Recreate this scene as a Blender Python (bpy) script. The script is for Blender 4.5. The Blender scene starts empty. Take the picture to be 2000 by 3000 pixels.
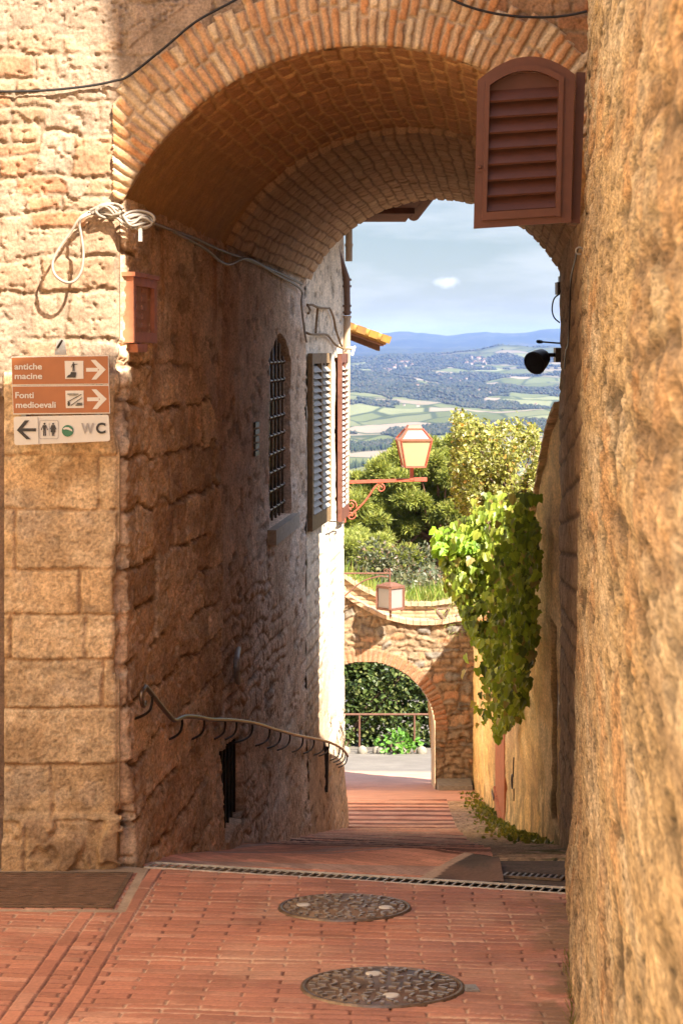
HAZE = 4.1e-5; HAZE_COL = (.13, .215, .54, 1)
SKY_STR = .10; SUN_E = 5.0; EXPO = 2.08; CLOUD = (13.0, 13.2, 13.4, 1); SKY_LOW = .225; SKY_TINT = (.95, .935, .95)
import bpy, math, random
import numpy as np
from mathutils import Vector, Matrix

random.seed(7)
RNG = np.random.default_rng(11)
C = bpy.context.scene.collection
F = 5800.0; HY = 1020.0; S = 1.2755          # focal length and eye level of the photograph, in its own pixels
SUN = np.array((0.45, -0.55, 0.70)); SUN = SUN / np.linalg.norm(SUN)

def px(x, y, D): return ((x - 1000) / F * D, D, (HY - y) / F * D)
def dp(x, y, D): return px(x * S, y * S, D)

# ------------------------------------------------------------------ noise
def _hash(ix, iy, seed):
    h = (ix.astype(np.int64) * 374761393 + iy.astype(np.int64) * 668265263 + seed * 974711) & 0xFFFFFFFF
    h = ((h ^ (h >> 13)) * 1274126177) & 0xFFFFFFFF
    h = (h ^ (h >> 16)) & 0xFFFFFFFF
    return h / 4294967295.0
def rnd(i, seed=0):
    i = np.asarray(i)
    return _hash(i, i * 0 + 17, seed)
def vnoise(x, y, seed=0):
    x = np.asarray(x, float); y = np.asarray(y, float)
    x0 = np.floor(x); y0 = np.floor(y)
    fx = x - x0; fy = y - y0
    fx = fx * fx * (3 - 2 * fx); fy = fy * fy * (3 - 2 * fy)
    a = _hash(x0, y0, seed); b = _hash(x0 + 1, y0, seed)
    c = _hash(x0, y0 + 1, seed); d = _hash(x0 + 1, y0 + 1, seed)
    return (a + (b - a) * fx) * (1 - fy) + (c + (d - c) * fx) * fy
def fbm(x, y, oct=4, seed=0):
    t = 0; a = 0.5; n = 0
    for k in range(oct):
        t = t + a * vnoise(x * 2 ** k + 13.7 * k, y * 2 ** k + 7.3 * k, seed + k); n += a; a *= 0.5
    return t / n
def sm(a, b, x):
    t = np.clip((x - a) / (b - a), 0, 1); return t * t * (3 - 2 * t)
def mixc(a, b, f):
    f = np.asarray(f)[..., None]; return np.asarray(a) * (1 - f) + np.asarray(b) * f

def courses(u, v, rb, wmin, wmax, seed, bond=None):
    """cells of a coursed wall: returns id, distance to the nearest joint"""
    rb = np.asarray(rb)
    r = np.clip(np.searchsorted(rb, v) - 1, 0, len(rb) - 2)
    ids = np.zeros(u.shape, np.int64); d = np.zeros(u.shape); du_ = np.zeros(u.shape)
    u0 = u.min() - 1; u1 = u.max() + 1
    g = np.random.default_rng(seed)
    for k in range(len(rb) - 1):
        if bond:
            cb = np.arange(u0 - bond + (k % 2) * bond * .5, u1 + bond, bond) + g.uniform(-.006, .006)
        else:
            n = int((u1 - u0) / wmin) + 3
            cb = u0 - g.uniform(0, wmax) + np.cumsum(g.uniform(wmin, wmax, n))
            cb = np.concatenate(([u0 - 2 * wmax], cb))
        m = r == k
        if not m.any(): continue
        uu = u[m]; vv = v[m]
        c = np.clip(np.searchsorted(cb, uu) - 1, 0, len(cb) - 2)
        ids[m] = k * 1000 + c; du_[m] = np.minimum(uu - cb[c], cb[c + 1] - uu)
        d[m] = np.minimum(np.minimum(uu - cb[c], cb[c + 1] - uu), np.minimum(vv - rb[k], rb[k + 1] - vv))
    courses.dv = np.minimum(v - rb[r], rb[r + 1] - v); courses.du = du_
    return ids, d
def rows(a, b, hmin, hmax, seed):
    g = np.random.default_rng(seed); o = [a]
    while o[-1] < b: o.append(o[-1] + g.uniform(hmin, hmax))
    return o

# ------------------------------------------------------------------ objects
def tag(o, label=None, cat=None, group=None, kind=None):
    if label: o['label'] = label
    if cat: o['category'] = cat
    if group: o['group'] = group
    if kind: o['kind'] = kind
    return o
def thing(name, loc, label, cat, group=None):
    o = bpy.data.objects.new(name, None); o.empty_display_size = .1
    C.objects.link(o); o.location = loc
    return tag(o, label, cat, group)
def origin_of(p):
    v = Vector((0, 0, 0))
    while p is not None: v += p.location; p = p.parent
    return v
def link_mesh(name, me, parent=None, base=True):
    """me is in world coordinates; gives it an origin of its own at its base"""
    n = len(me.vertices); co = np.empty(n * 3, np.float32); me.vertices.foreach_get('co', co); co = co.reshape(-1, 3)
    org = np.array(((co[:, 0].min() + co[:, 0].max()) / 2, (co[:, 1].min() + co[:, 1].max()) / 2, co[:, 2].min()))
    me.vertices.foreach_set('co', (co - org.astype(np.float32)).ravel())
    o = bpy.data.objects.new(name, me); C.objects.link(o)
    o.location = Vector(org) - origin_of(parent)
    if parent is not None: o.parent = parent
    me.update()
    return o
def np_mesh(name, V, Fq, mat, parent=None, col=None, smooth=True, extra=None):
    """V (n,3); Fq list of (m,k) index arrays"""
    me = bpy.data.meshes.new(name)
    if not isinstance(Fq, (list, tuple)): Fq = [Fq]
    loops = np.concatenate([f.ravel() for f in Fq]); cnt = np.concatenate([np.full(len(f), f.shape[1]) for f in Fq])
    start = np.concatenate(([0], np.cumsum(cnt)[:-1]))
    me.vertices.add(len(V)); me.vertices.foreach_set('co', np.asarray(V, np.float32).ravel())
    me.loops.add(len(loops)); me.loops.foreach_set('vertex_index', loops.astype(np.int32))
    me.polygons.add(len(cnt)); me.polygons.foreach_set('loop_start', start.astype(np.int32))
    me.polygons.foreach_set('loop_total', cnt.astype(np.int32))
    me.polygons.foreach_set('use_smooth', np.full(len(cnt), smooth, bool))
    me.update(calc_edges=True)
    if col is not None:
        a = me.color_attributes.new('Col', 'FLOAT_COLOR', 'POINT')
        cc = np.ones((len(V), 4), np.float32); cc[:, :3] = np.clip(col, 0, 1); a.data.foreach_set('color', cc.ravel())
    if extra is not None:
        for k, val in extra.items():
            a = me.attributes.new(k, 'FLOAT', 'POINT'); a.data.foreach_set('value', np.asarray(val, np.float32).ravel())
    me.materials.append(mat)
    return link_mesh(name, me, parent)
def surf(name, P, H, col, mat, parent=None, ref=(0, 0, 0), keep=None, N=None):
    """a relief surface: grid P pushed out by H along its normal (towards ref)"""
    nu, nv = P.shape[:2]
    if N is None:
        N = np.cross(np.gradient(P, axis=0), np.gradient(P, axis=1))
        N /= np.linalg.norm(N, axis=2, keepdims=True) + 1e-12
        s = np.sign(((np.asarray(ref) - P) * N).sum(2, keepdims=True)); N = N * np.where(s == 0, 1, s)
    V = (P + N * H[..., None]).reshape(-1, 3)
    idx = np.arange(nu * nv).reshape(nu, nv)
    q = np.stack((idx[:-1, :-1], idx[1:, :-1], idx[1:, 1:], idx[:-1, 1:]), -1).reshape(-1, 4)
    if keep is not None:
        kk = (keep[:-1, :-1] & keep[1:, :-1] & keep[1:, 1:] & keep[:-1, 1:]).ravel(); q = q[kk]
    used = np.zeros(len(V), bool); used[q.ravel()] = True
    re = np.cumsum(used) - 1
    return np_mesh(name, V[used], re[q], mat, parent, col.reshape(-1, 3)[used])

class MB:
    def __init__(s): s.v = []; s.f = []; s.sm = []
    def add(s, vs, fs, smooth=False):
        n = len(s.v); s.v += [tuple(map(float, p)) for p in vs]
        for f in fs: s.f.append(tuple(i + n for i in f)); s.sm.append(smooth)
        return s
    def box(s, a, b, R=None, bev=0):
        (x0, y0, z0), (x1, y1, z1) = a, b
        vs = [(x, y, z) for x in (x0, x1) for y in (y0, y1) for z in (z0, z1)]
        if R is not None:
            c = Vector(((x0 + x1) / 2, (y0 + y1) / 2, (z0 + z1) / 2)); vs = [c + R @ (Vector(p) - c) for p in vs]
        return s.add(vs, [(0, 1, 3, 2), (4, 6, 7, 5), (0, 4, 5, 1), (2, 3, 7, 6), (0, 2, 6, 4), (1, 5, 7, 3)])
    def hexa(s, p):  # 8 corners: bottom 4 then top 4
        return s.add(p, [(3, 2, 1, 0), (4, 5, 6, 7), (0, 1, 5, 4), (1, 2, 6, 5), (2, 3, 7, 6), (3, 0, 4, 7)])
    def beam(s, p0, p1, w, h, up=(0, 0, 1)):
        p0 = Vector(p0); p1 = Vector(p1); d = (p1 - p0).normalized(); u = Vector(up)
        r = d.cross(u)
        if r.length < 1e-4: r = d.cross(Vector((1, 0, 0)))
        r.normalize(); u = r.cross(d).normalized()
        a = [p + r * (i * w / 2) + u * (j * h / 2) for p in (p0, p1) for (i, j) in ((-1, -1), (1, -1), (1, 1), (-1, 1))]
        return s.hexa(a)
    def tube(s, pts, r, n=8, close=False, cap=True):
        pts = [Vector(p) for p in pts]; m = len(pts)
        rr = r if isinstance(r, (list, tuple)) else [r] * m
        prev = None; vs = []
        for i, p in enumerate(pts):
            if close: d = pts[(i + 1) % m] - pts[i - 1]
            else: d = pts[min(i + 1, m - 1)] - pts[max(i - 1, 0)]
            if d.length < 1e-9: d = Vector((0, 0, 1))
            d.normalize()
            if prev is None:
                a = d.cross(Vector((0, 0, 1)))
                if a.length < .1: a = d.cross(Vector((1, 0, 0)))
            else: a = prev - d * prev.dot(d)
            a.normalize(); prev = a; b = d.cross(a)
            for k in range(n):
                t = 2 * math.pi * k / n
                vs.append(p + (a * math.cos(t) + b * math.sin(t)) * rr[i])
        fs = []
        for i in range(m if close else m - 1):
            j = (i + 1) % m
            for k in range(n): fs.append((i * n + k, i * n + (k + 1) % n, j * n + (k + 1) % n, j * n + k))
        s.add(vs, fs, True)
        if cap and not close:
            s.add(vs[:n], [tuple(range(n))]); s.add(vs[-n:], [tuple(range(n))])
        return s
    def prism(s, poly, O, U, Vv, depth):
        """poly in (u,v) on frame O,U,V extruded along U x V by depth (centred)"""
        O = Vector(O); U = Vector(U); Vv = Vector(Vv); W = U.cross(Vv).normalized() * (depth / 2)
        n = len(poly)
        a = [O + U * p + Vv * q - W for p, q in poly]; b = [O + U * p + Vv * q + W for p, q in poly]
        s.add(a + b, [tuple(range(n))[::-1], tuple(range(n, 2 * n))] + [(i, (i + 1) % n, n + (i + 1) % n, n + i) for i in range(n)])
        return s
    def frame(s, outer, inner, O, U, Vv, depth):
        """ring between two polygons with as many points, extruded"""
        O = Vector(O); U = Vector(U); Vv = Vector(Vv); W = U.cross(Vv).normalized() * (depth / 2); n = len(outer)
        P = lambda p, q, w: O + U * p + Vv * q + W * w
        vs = [P(*p, -1) for p in outer] + [P(*p, -1) for p in inner] + [P(*p, 1) for p in outer] + [P(*p, 1) for p in inner]
        fs = []
        for i in range(n):
            j = (i + 1) % n
            fs += [(i, j, n + j, n + i), (2 * n + i, 3 * n + i, 3 * n + j, 2 * n + j), (i, 2 * n + i, 2 * n + j, j), (n + i, n + j, 3 * n + j, 3 * n + i)]
        return s.add(vs, fs)
    def lathe(s, prof, c, ax=(0, 0, 1), n=16):
        """prof [(r, h)] about axis through c"""
        ax = Vector(ax).normalized(); a = ax.cross(Vector((1, 0, 0)))
        if a.length < .1: a = ax.cross(Vector((0, 1, 0)))
        a.normalize(); b = ax.cross(a); c = Vector(c); vs = []
        for r, h in prof:
            for k in range(n):
                t = 2 * math.pi * k / n; vs.append(c + ax * h + (a * math.cos(t) + b * math.sin(t)) * r)
        fs = [(i * n + k, i * n + (k + 1) % n, (i + 1) * n + (k + 1) % n, (i + 1) * n + k) for i in range(len(prof) - 1) for k in range(n)]
        s.add(vs, fs, True); s.add(vs[:n], [tuple(range(n))]); s.add(vs[-n:], [tuple(range(n))])
        return s
    def build(s, name, mat, parent=None):
        me = bpy.data.meshes.new(name); me.from_pydata(s.v, [], s.f)
        me.polygons.foreach_set('use_smooth', s.sm); me.materials.append(mat); me.validate(); me.update()
        return link_mesh(name, me, parent)
def arcpts(n, f): return [f(i / (n - 1)) for i in range(n)]
def spline(pts, n=6):
    pts = [Vector(p) for p in pts]; out = []
    for i in range(len(pts) - 1):
        p0 = pts[max(i - 1, 0)]; p1 = pts[i]; p2 = pts[i + 1]; p3 = pts[min(i + 2, len(pts) - 1)]
        for k in range(n):
            t = k / n
            out.append(.5 * ((2 * p1) + (p2 - p0) * t + (2 * p0 - 5 * p1 + 4 * p2 - p3) * t * t + (3 * p1 - p0 - 3 * p2 + p3) * t ** 3))
    out.append(pts[-1]); return out

# ------------------------------------------------------------------ materials
def new_mat(name):
    m = bpy.data.materials.new(name); m.use_nodes = True; nt = m.node_tree
    return m, nt, nt.nodes['Principled BSDF']
def nd(nt, t, **k):
    n = nt.nodes.new(t)
    for a, v in k.items():
        if a in n.inputs: n.inputs[a].default_value = v
        else: setattr(n, a, v)
    return n
def mat_relief(name, rough=.9, fine=90, var=.35, bump=.35, dist=.004, spec=.25, coarse=7.0, stretch=(1, 1, 1)):
    """masonry: colour from the relief's own attribute, broken up by noise, with a fine grain"""
    m, nt, b = new_mat(name); L = nt.links.new
    at = nd(nt, 'ShaderNodeAttribute', attribute_name='Col')
    tc = nd(nt, 'ShaderNodeTexCoord'); mp = nd(nt, 'ShaderNodeMapping'); mp.inputs['Scale'].default_value = stretch
    L(tc.outputs['Object'], mp.inputs['Vector'])
    n1 = nd(nt, 'ShaderNodeTexNoise', Scale=fine, Detail=6.0, Roughness=.65); n2 = nd(nt, 'ShaderNodeTexNoise', Scale=coarse, Detail=5.0, Roughness=.6)
    L(mp.outputs['Vector'], n1.inputs['Vector']); L(mp.outputs['Vector'], n2.inputs['Vector'])
    r1 = nd(nt, 'ShaderNodeMapRange'); r1.inputs[1].default_value = .3; r1.inputs[2].default_value = .7
    r1.inputs[3].default_value = 1 - var; r1.inputs[4].default_value = 1 + var * .6
    r2 = nd(nt, 'ShaderNodeMapRange'); r2.inputs[1].default_value = .3; r2.inputs[2].default_value = .7
    r2.inputs[3].default_value = 1 - var * .6; r2.inputs[4].default_value = 1 + var * .5
    L(n1.outputs['Fac'], r1.inputs[0]); L(n2.outputs['Fac'], r2.inputs[0])
    mu = nd(nt, 'ShaderNodeMath', operation='MULTIPLY'); L(r1.outputs[0], mu.inputs[0]); L(r2.outputs[0], mu.inputs[1])
    vm = nd(nt, 'ShaderNodeVectorMath', operation='SCALE'); L(at.outputs['Color'], vm.inputs[0]); L(mu.outputs[0], vm.inputs['Scale'])
    L(vm.outputs[0], b.inputs['Base Color'])
    bp = nd(nt, 'ShaderNodeBump', Strength=bump, Distance=dist); L(n1.outputs['Fac'], bp.inputs['Height']); L(bp.outputs[0], b.inputs['Normal'])
    b.inputs['Roughness'].default_value = rough; b.inputs['Specular IOR Level'].default_value = spec
    return m
def mat(name, col, rough=.6, metal=0, var=.25, sc=20, bump=.1, dist=.003, col2=None, spec=.4):
    m, nt, b = new_mat(name); L = nt.links.new
    tc = nd(nt, 'ShaderNodeTexCoord'); n = nd(nt, 'ShaderNodeTexNoise', Scale=sc, Detail=6.0, Roughness=.65); L(tc.outputs['Object'], n.inputs['Vector'])
    cr = nd(nt, 'ShaderNodeValToRGB'); e = cr.color_ramp.elements
    c2 = col2 or tuple(c * (1 + var) for c in col); c1 = tuple(c * (1 - var) for c in col)
    e[0].position = .3; e[0].color = (*c1, 1); e[1].position = .7; e[1].color = (*[min(1, c) for c in c2], 1)
    L(n.outputs['Fac'], cr.inputs[0]); L(cr.outputs[0], b.inputs['Base Color'])
    bp = nd(nt, 'ShaderNodeBump', Strength=bump, Distance=dist); L(n.outputs['Fac'], bp.inputs['Height']); L(bp.outputs[0], b.inputs['Normal'])
    b.inputs['Roughness'].default_value = rough; b.inputs['Metallic'].default_value = metal; b.inputs['Specular IOR Level'].default_value = spec
    return m
def mat_leaf(name, rough=.5, trans=.3):
    m, nt, b = new_mat(name); L = nt.links.new
    at = nd(nt, 'ShaderNodeAttribute', attribute_name='Col'); L(at.outputs['Color'], b.inputs['Base Color'])
    b.inputs['Roughness'].default_value = rough; b.inputs['Specular IOR Level'].default_value = .35
    tr = nd(nt, 'ShaderNodeBsdfTranslucent'); vm = nd(nt, 'ShaderNodeVectorMath', operation='MULTIPLY'); vm.inputs[1].default_value = (1.5, 1.5, .7)
    L(at.outputs['Color'], vm.inputs[0]); L(vm.outputs[0], tr.inputs['Color'])
    mx = nd(nt, 'ShaderNodeMixShader', Fac=trans); L(b.outputs[0], mx.inputs[1]); L(tr.outputs[0], mx.inputs[2])
    L(mx.outputs[0], nt.nodes['Material Output'].inputs['Surface'])
    return m
M = {}
M['stone'] = mat_relief('weathered_stone', fine=70, var=.42, bump=.6, dist=.007)
M['passage'] = mat_relief('passage_stone', fine=60, var=.5, bump=.6, dist=.008, stretch=(1, .45, 1))
M['near_plaster'] = mat_relief('near_plaster', fine=140, var=.75, bump=1.0, dist=.010, coarse=26, stretch=(1, .12, 1))
M['plaster'] = mat_relief('old_plaster', fine=55, var=.45, bump=.6, dist=.008, stretch=(1, .3, .8))
M['brick'] = mat_relief('arch_brick', fine=80, var=.35, bump=.5, dist=.004)
M['paver'] = mat_relief('terracotta_paver', fine=60, var=.22, bump=.25, dist=.002, rough=.68, coarse=2.5, spec=.22)
M['step'] = mat_relief('step_brick', fine=60, var=.25, bump=.25, dist=.002, rough=.92, coarse=2.5, spec=.12)
M['cobble'] = mat_relief('cobble', fine=50, var=.45, bump=.5, dist=.006)
M['plain_wall'] = mat('plain_render', (.54, .42, .27), .95, sc=3, bump=.4, dist=.02)
M['brown_paint'] = mat('brown_paint', (.115, .042, .025), .45, sc=14, var=.14, bump=.06)
M['brown_paint_old'] = mat('faded_red_brown_paint', (.125, .045, .028), .6, sc=14, var=.3)
M['iron'] = mat('dark_iron', (.045, .036, .03), .45, .6, sc=60, var=.4)
M['rail'] = mat('worn_rail_steel', (.17, .13, .10), .32, .85, sc=30, var=.3)
M['black_cable'] = mat('black_cable', (.012, .010, .010), .5)
M['grey_cable'] = mat('grey_cable', (.26, .22, .18), .55, sc=30)
M['dark'] = mat('dark_interior', (.015, .012, .01), .9)
M['glass_dark'] = mat('dark_glass', (.02, .02, .022), .12, spec=.5)
M['sign_brown'] = mat('sign_brown', (.35, .12, .038), .38, sc=6, var=.12, bump=.03)
M['sign_white'] = mat('sign_white', (.62, .58, .52), .4, sc=7, var=.06, bump=.03)
M['sign_black'] = mat('sign_black', (.035, .03, .028), .5)
M['sign_grey'] = mat('sign_worn_grey', (.33, .30, .28), .5)
M['sign_green'] = mat('sign_green', (.03, .16, .085), .4)
M['galv'] = mat('galvanised', (.30, .285, .27), .5, .3, sc=40)
M['terracotta'] = mat('terracotta', (.42, .155, .075), .6, sc=15, var=.2)
M['terracotta_tile'] = mat('roof_tile', (.34, .15, .075), .85, sc=9, var=.4, bump=.4, dist=.01)
M['lichen_tile'] = mat('lichen_tile', (.20, .10, .05), .9, sc=5, var=.3, bump=.4, dist=.01, col2=(.36, .19, .03))
M['wood_grey'] = mat('grey_brown_wood', (.20, .125, .06), .7, sc=30, var=.3)
M['wood_slat'] = mat('weathered_slat', (.36, .33, .29), .75, sc=30, var=.2)
M['pipe'] = mat('pipe_tan', (.40, .29, .20), .55, sc=8, var=.2)
M['pipe_brown'] = mat('pipe_brown', (.14, .075, .05), .5, sc=8, var=.3)
M['lamp_red'] = mat('lamp_red_paint', (.40, .085, .05), .5, sc=25, var=.25)
M['lamp_rust'] = mat('lamp_rust', (.12, .05, .03), .7, sc=25, var=.35)
M['soffit'] = mat('brown_soffit', (.075, .028, .017), .9, sc=8, var=.3, spec=.1)
M['pale_stone'] = mat('border_stone', (.20, .17, .13), .9, sc=14, var=.35, bump=.4)
M['brown_louvre'] = mat('brown_louvre', (.085, .028, .016), .5, sc=14, var=.14, bump=.06)
M['stone_sill'] = mat('stone_sill', (.40, .34, .27), .85, sc=30, bump=.3)
M['concrete'] = mat('concrete_patch', (.23, .19, .165), .9, sc=9, var=.3, bump=.2)
M['cast_iron'] = mat('cast_iron', (.20, .145, .105), .38, .55, sc=25, var=.5, bump=.2)
M['cast_iron_hi'] = mat('polished_cast_iron', (.38, .32, .275), .34, .5, sc=25, var=.3)
M['drain_steel'] = mat('drain_steel', (.62, .56, .48), .45, .2, sc=20, var=.3)
M['mat_grate'] = mat('rusty_grate', (.25, .15, .10), .5, .3, sc=15, var=.4)
M['leaf'] = mat_leaf('leaf', .4, .35); M['needle'] = mat_leaf('needle', .55, .25)
M['bark'] = mat('bark', (.12, .075, .05), .95, sc=12, var=.45, bump=.8, dist=.03)
M['bark_red'] = mat('pine_bark', (.20, .095, .06), .95, sc=8, var=.45, bump=.8, dist=.03)
M['village'] = mat('village_wall', (.30, .26, .22), .9); M['village_roof'] = mat('village_roof', (.17, .09, .06), .9)
def mat_glass(name, col):
    m, nt, b = new_mat(name); L = nt.links.new
    n = nd(nt, 'ShaderNodeTexNoise', Scale=4.0, Detail=4.0)
    tc = nd(nt, 'ShaderNodeTexCoord'); L(tc.outputs['Object'], n.inputs['Vector'])
    cr = nd(nt, 'ShaderNodeValToRGB'); e = cr.color_ramp.elements
    e[0].position = .3; e[0].color = (*[c * .85 for c in col], 1); e[1].position = .75; e[1].color = (*col, 1)
    L(n.outputs['Fac'], cr.inputs[0]); L(cr.outputs[0], b.inputs['Base Color']); b.inputs['Roughness'].default_value = .3
    tr = nd(nt, 'ShaderNodeBsdfTranslucent'); L(cr.outputs[0], tr.inputs['Color'])
    mx = nd(nt, 'ShaderNodeMixShader', Fac=.5); L(b.outputs[0], mx.inputs[1]); L(tr.outputs[0], mx.inputs[2])
    L(mx.outputs[0], nt.nodes['Material Output'].inputs['Surface']); return m
M['opal'] = mat_glass('opal_glass', (.80, .61, .36)); M['opal_grey'] = mat_glass('frosted_glass', (.44, .40, .38))
# ================================================================== the lie of the land
L0, LK = -1.13, .091                      # left passage wall: X = L0 + LK (D - 10.2)
def XL(D): return L0 + LK * (D - 10.2)
def onL(x, y, off=0.0):                   # point on the left wall (off metres proud of it) seen at photo pixel x, y
    D = (LK * 10.2 - L0 - off) / (LK - (x - 1000) / F); return px(x, y, D)
def XR(D):                                # right side: passage wall, then the garden wall
    D = np.asarray(D, float); return np.where(D < 16.5, 1.275 + (1.83 - 1.275) / 6.3 * (D - 10.2), 1.83 + .0287 * (D - 16.5))
GD = [-30, 10.2, 11.3, 13.5, 16.5, 19, 22.1, 25, 28, 30, 33, 36, 42, 46, 60]
GZ = [-1.85 + .081 * 30, -2.676, -2.89, -3.42, -4.14, -4.69, -5.39, -5.98, -6.54, -6.93, -7.45, -8.02, -8.87, -9.33, -11]
def G(D): return np.interp(D, GD, GZ)
def plane(D): return -1.85 - .081 * np.asarray(D)
def onP(x, y):                            # point of the sloping pavement seen at a photo pixel
    D = 10730.0 / (y - 1490); return ((x - 1000) / F * D, D, float(plane(D)))
dr0 = np.array(onP(440, 2535)); dr1 = np.array(onP(1664, 2611))
def Ddrain(X): return dr0[1] + (dr1[1] - dr0[1]) * (X - dr0[0]) / (dr1[0] - dr0[0])

# ================================================================== archway building
AW = 10.2; ACX, ACZ, AR = .148, .15, 1.409; SPZ = .756
arch = thing('archway_building', (-1.4, 10.2, -2.7), 'old stone and brick gatehouse with a tall arched passage running through it', 'building')

# front wall with the stone corner pier
xs = np.arange(-3.3, 1.6, .0075); zs = np.arange(-3.0, 2.75, .0075)
X, Z = np.meshgrid(xs, zs, indexing='ij')
wx = (fbm(X * 5, Z * 5, 3, 3) - .5) * .05; wz = (fbm(X * 4 + 9, Z * 4, 3, 5) - .5) * .05
# upper part: mixed narrow bricks and rough stones
idb, db = courses(X + wx, Z + wz, rows(-3.2, 3.0, .062, .125, 4), .11, .36, 21)
ids, ds = courses(X + wx * 1.6, Z + wz * 1.6, rows(-3.2, 3.0, .14, .27, 9), .20, .46, 33)
patch = fbm(X * 1.7 + 3, Z * 1.7, 3, 14) + np.where((X > -1.32) & (X < -1.0) & (Z < .7), .12, 0)
use_s = patch > .535
idu = np.where(use_s, ids + 500000, idb); du = np.where(use_s, ds, db)
c1 = rnd(idu, 1); c2 = rnd(idu, 2); c3 = rnd(idu, 3)
colb = mixc((.58, .42, .27), (.62, .28, .13), np.clip(c1 * 1.5 - .45, 0, 1) * np.where(use_s, .25, .9))
colb = mixc(colb, (.60, .50, .40), np.where(use_s, c2 * .8, c2 * .25))
mort = .012; e = sm(mort * .35, mort * 1.6, du + (fbm(X * 40, Z * 40, 2, 8) - .5) * .016)
colu = mixc((.50, .39, .28), colb, e)
plast = sm(.56, .63, fbm(X * 2.2 + 20, Z * 2.2 + 4, 4, 40))       # remains of lime plaster over it
e2 = e * (1 - plast * .8)
colu = mixc(colu, (.52, .42, .32), plast * .75)
rough = fbm(X * 16, Z * 16, 4, 50) - .5
Hu = e2 * (.008 + .012 * c3) + rough * .011 + (fbm(X * 55, Z * 55, 3, 51) - .5) * .010
pit = sm(.66, .74, fbm(X * 30, Z * 34, 3, 60)); Hu -= pit * .012
# pier of squared blocks
zb = sorted([(HY - y) / F * AW for y in (1330, 1492, 1665, 1798, 1932, 2073, 2239, 2398)] + [-3.2, -.12, 3.2])
idp, dpj = courses(X + wx * .5, Z + wz * .5, zb, .34, .80, 74)
p1 = rnd(idp, 5); p2 = rnd(idp, 6)
colp = mixc((.70, .48, .26), (.56, .355, .18), p1); colp = mixc(colp, (.66, .49, .31), p2 * .6) * (.82 + .32 * rnd(idp, 9))[..., None]
blot = fbm(X * 6, Z * 6, 5, 80); colp = mixc(colp, (.40, .25, .125), sm(.50, .68, blot) * .6)
colp = mixc(colp, (.76, .58, .37), sm(.55, .7, fbm(X * 9 + 4, Z * 9, 4, 85)) * .55)
ep = sm(.000, .013, dpj + (fbm(X * 30, Z * 30, 3, 81) - .5) * .016); ep = np.maximum(ep, .7 * sm(.60, .68, fbm(X * 4, Z * 4, 3, 88)))
pitp = np.maximum(.75 * sm(.60, .70, fbm(X * 85, Z * 95, 2, 82)), sm(.66, .74, fbm(X * 34, Z * 40, 3, 86)))
colp = mixc(colp, (.50, .40, .30), sm(.56, .66, fbm(X * 3 + 2, Z * 3.5, 4, 87)) * .4); colp = colp * (1 - .32 * pitp[..., None]); colp = mixc((.42, .26, .135), colp, ep)
Hp = ep * (.012 + .008 * p2) - pitp * .004 + (fbm(X * 14, Z * 14, 3, 83) - .5) * .009
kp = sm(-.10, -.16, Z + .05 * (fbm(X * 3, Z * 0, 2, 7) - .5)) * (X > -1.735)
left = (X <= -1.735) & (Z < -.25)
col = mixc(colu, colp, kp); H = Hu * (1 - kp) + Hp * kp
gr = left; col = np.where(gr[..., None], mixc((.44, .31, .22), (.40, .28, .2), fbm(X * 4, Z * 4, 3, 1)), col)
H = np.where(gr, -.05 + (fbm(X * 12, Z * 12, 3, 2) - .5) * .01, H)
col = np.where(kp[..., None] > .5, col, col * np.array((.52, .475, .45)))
# projecting base course
pl = (Z < -2.376 + .02 * (fbm(X * 5, Z * 0, 2, 77) - .5)) & (X > -1.80)
zpl = -2.385 + .03 * (fbm(X * 4, X * 0, 3, 78) - .5); pr = sm(zpl, zpl - .04, Z) * (X > -1.80); H = H + pr * .085 * (1 - .35 * sm(-1.25, -1.13, X)) - pr * .05 * sm(.55, .7, fbm(X * 7, Z * 7, 3, 84))
col = mixc(col, (.33, .21, .125), pr * .75 * sm(.3, .7, fbm(X * 7, Z * 7, 4, 79)))
edge = sm(L0 - .035, L0, X) * (Z < SPZ); H = H - H * edge
r = np.hypot(X - ACX, Z - ACZ)
ang_f = np.arctan2(Z - ACZ, X - ACX)
keep = ~(((r < AR + .30)) & (Z > SPZ - .02) & (ang_f < math.radians(154.3)) & (X > -1.165) | ((X > L0 + .004) & (Z <= SPZ + .02) & (ang_f >= math.radians(154.3))) | ((X > L0 + .004) & (Z <= SPZ)))
H = np.where((r < AR + .46) & (Z > SPZ - .1) & (X > -1.19), np.minimum(H, .006), H)
red = sm(-1.2, .6, X) * (Z > SPZ); col = mixc(col, col * np.array((1.0, .80, .62)), red * .55)
chipf = lambda z: .010 + .045 * sm(.52, .72, fbm(z * 5, z * 0 + 3, 4, 61))
wch = sm(L0 - .07, L0, X) * (Z < SPZ) * chipf(Z)
P = np.stack((X - wch, AW + wch, Z), -1)
surf('front_wall', P, H, col, M['stone'], arch, ref=(0, 0, 0), keep=keep)

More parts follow.
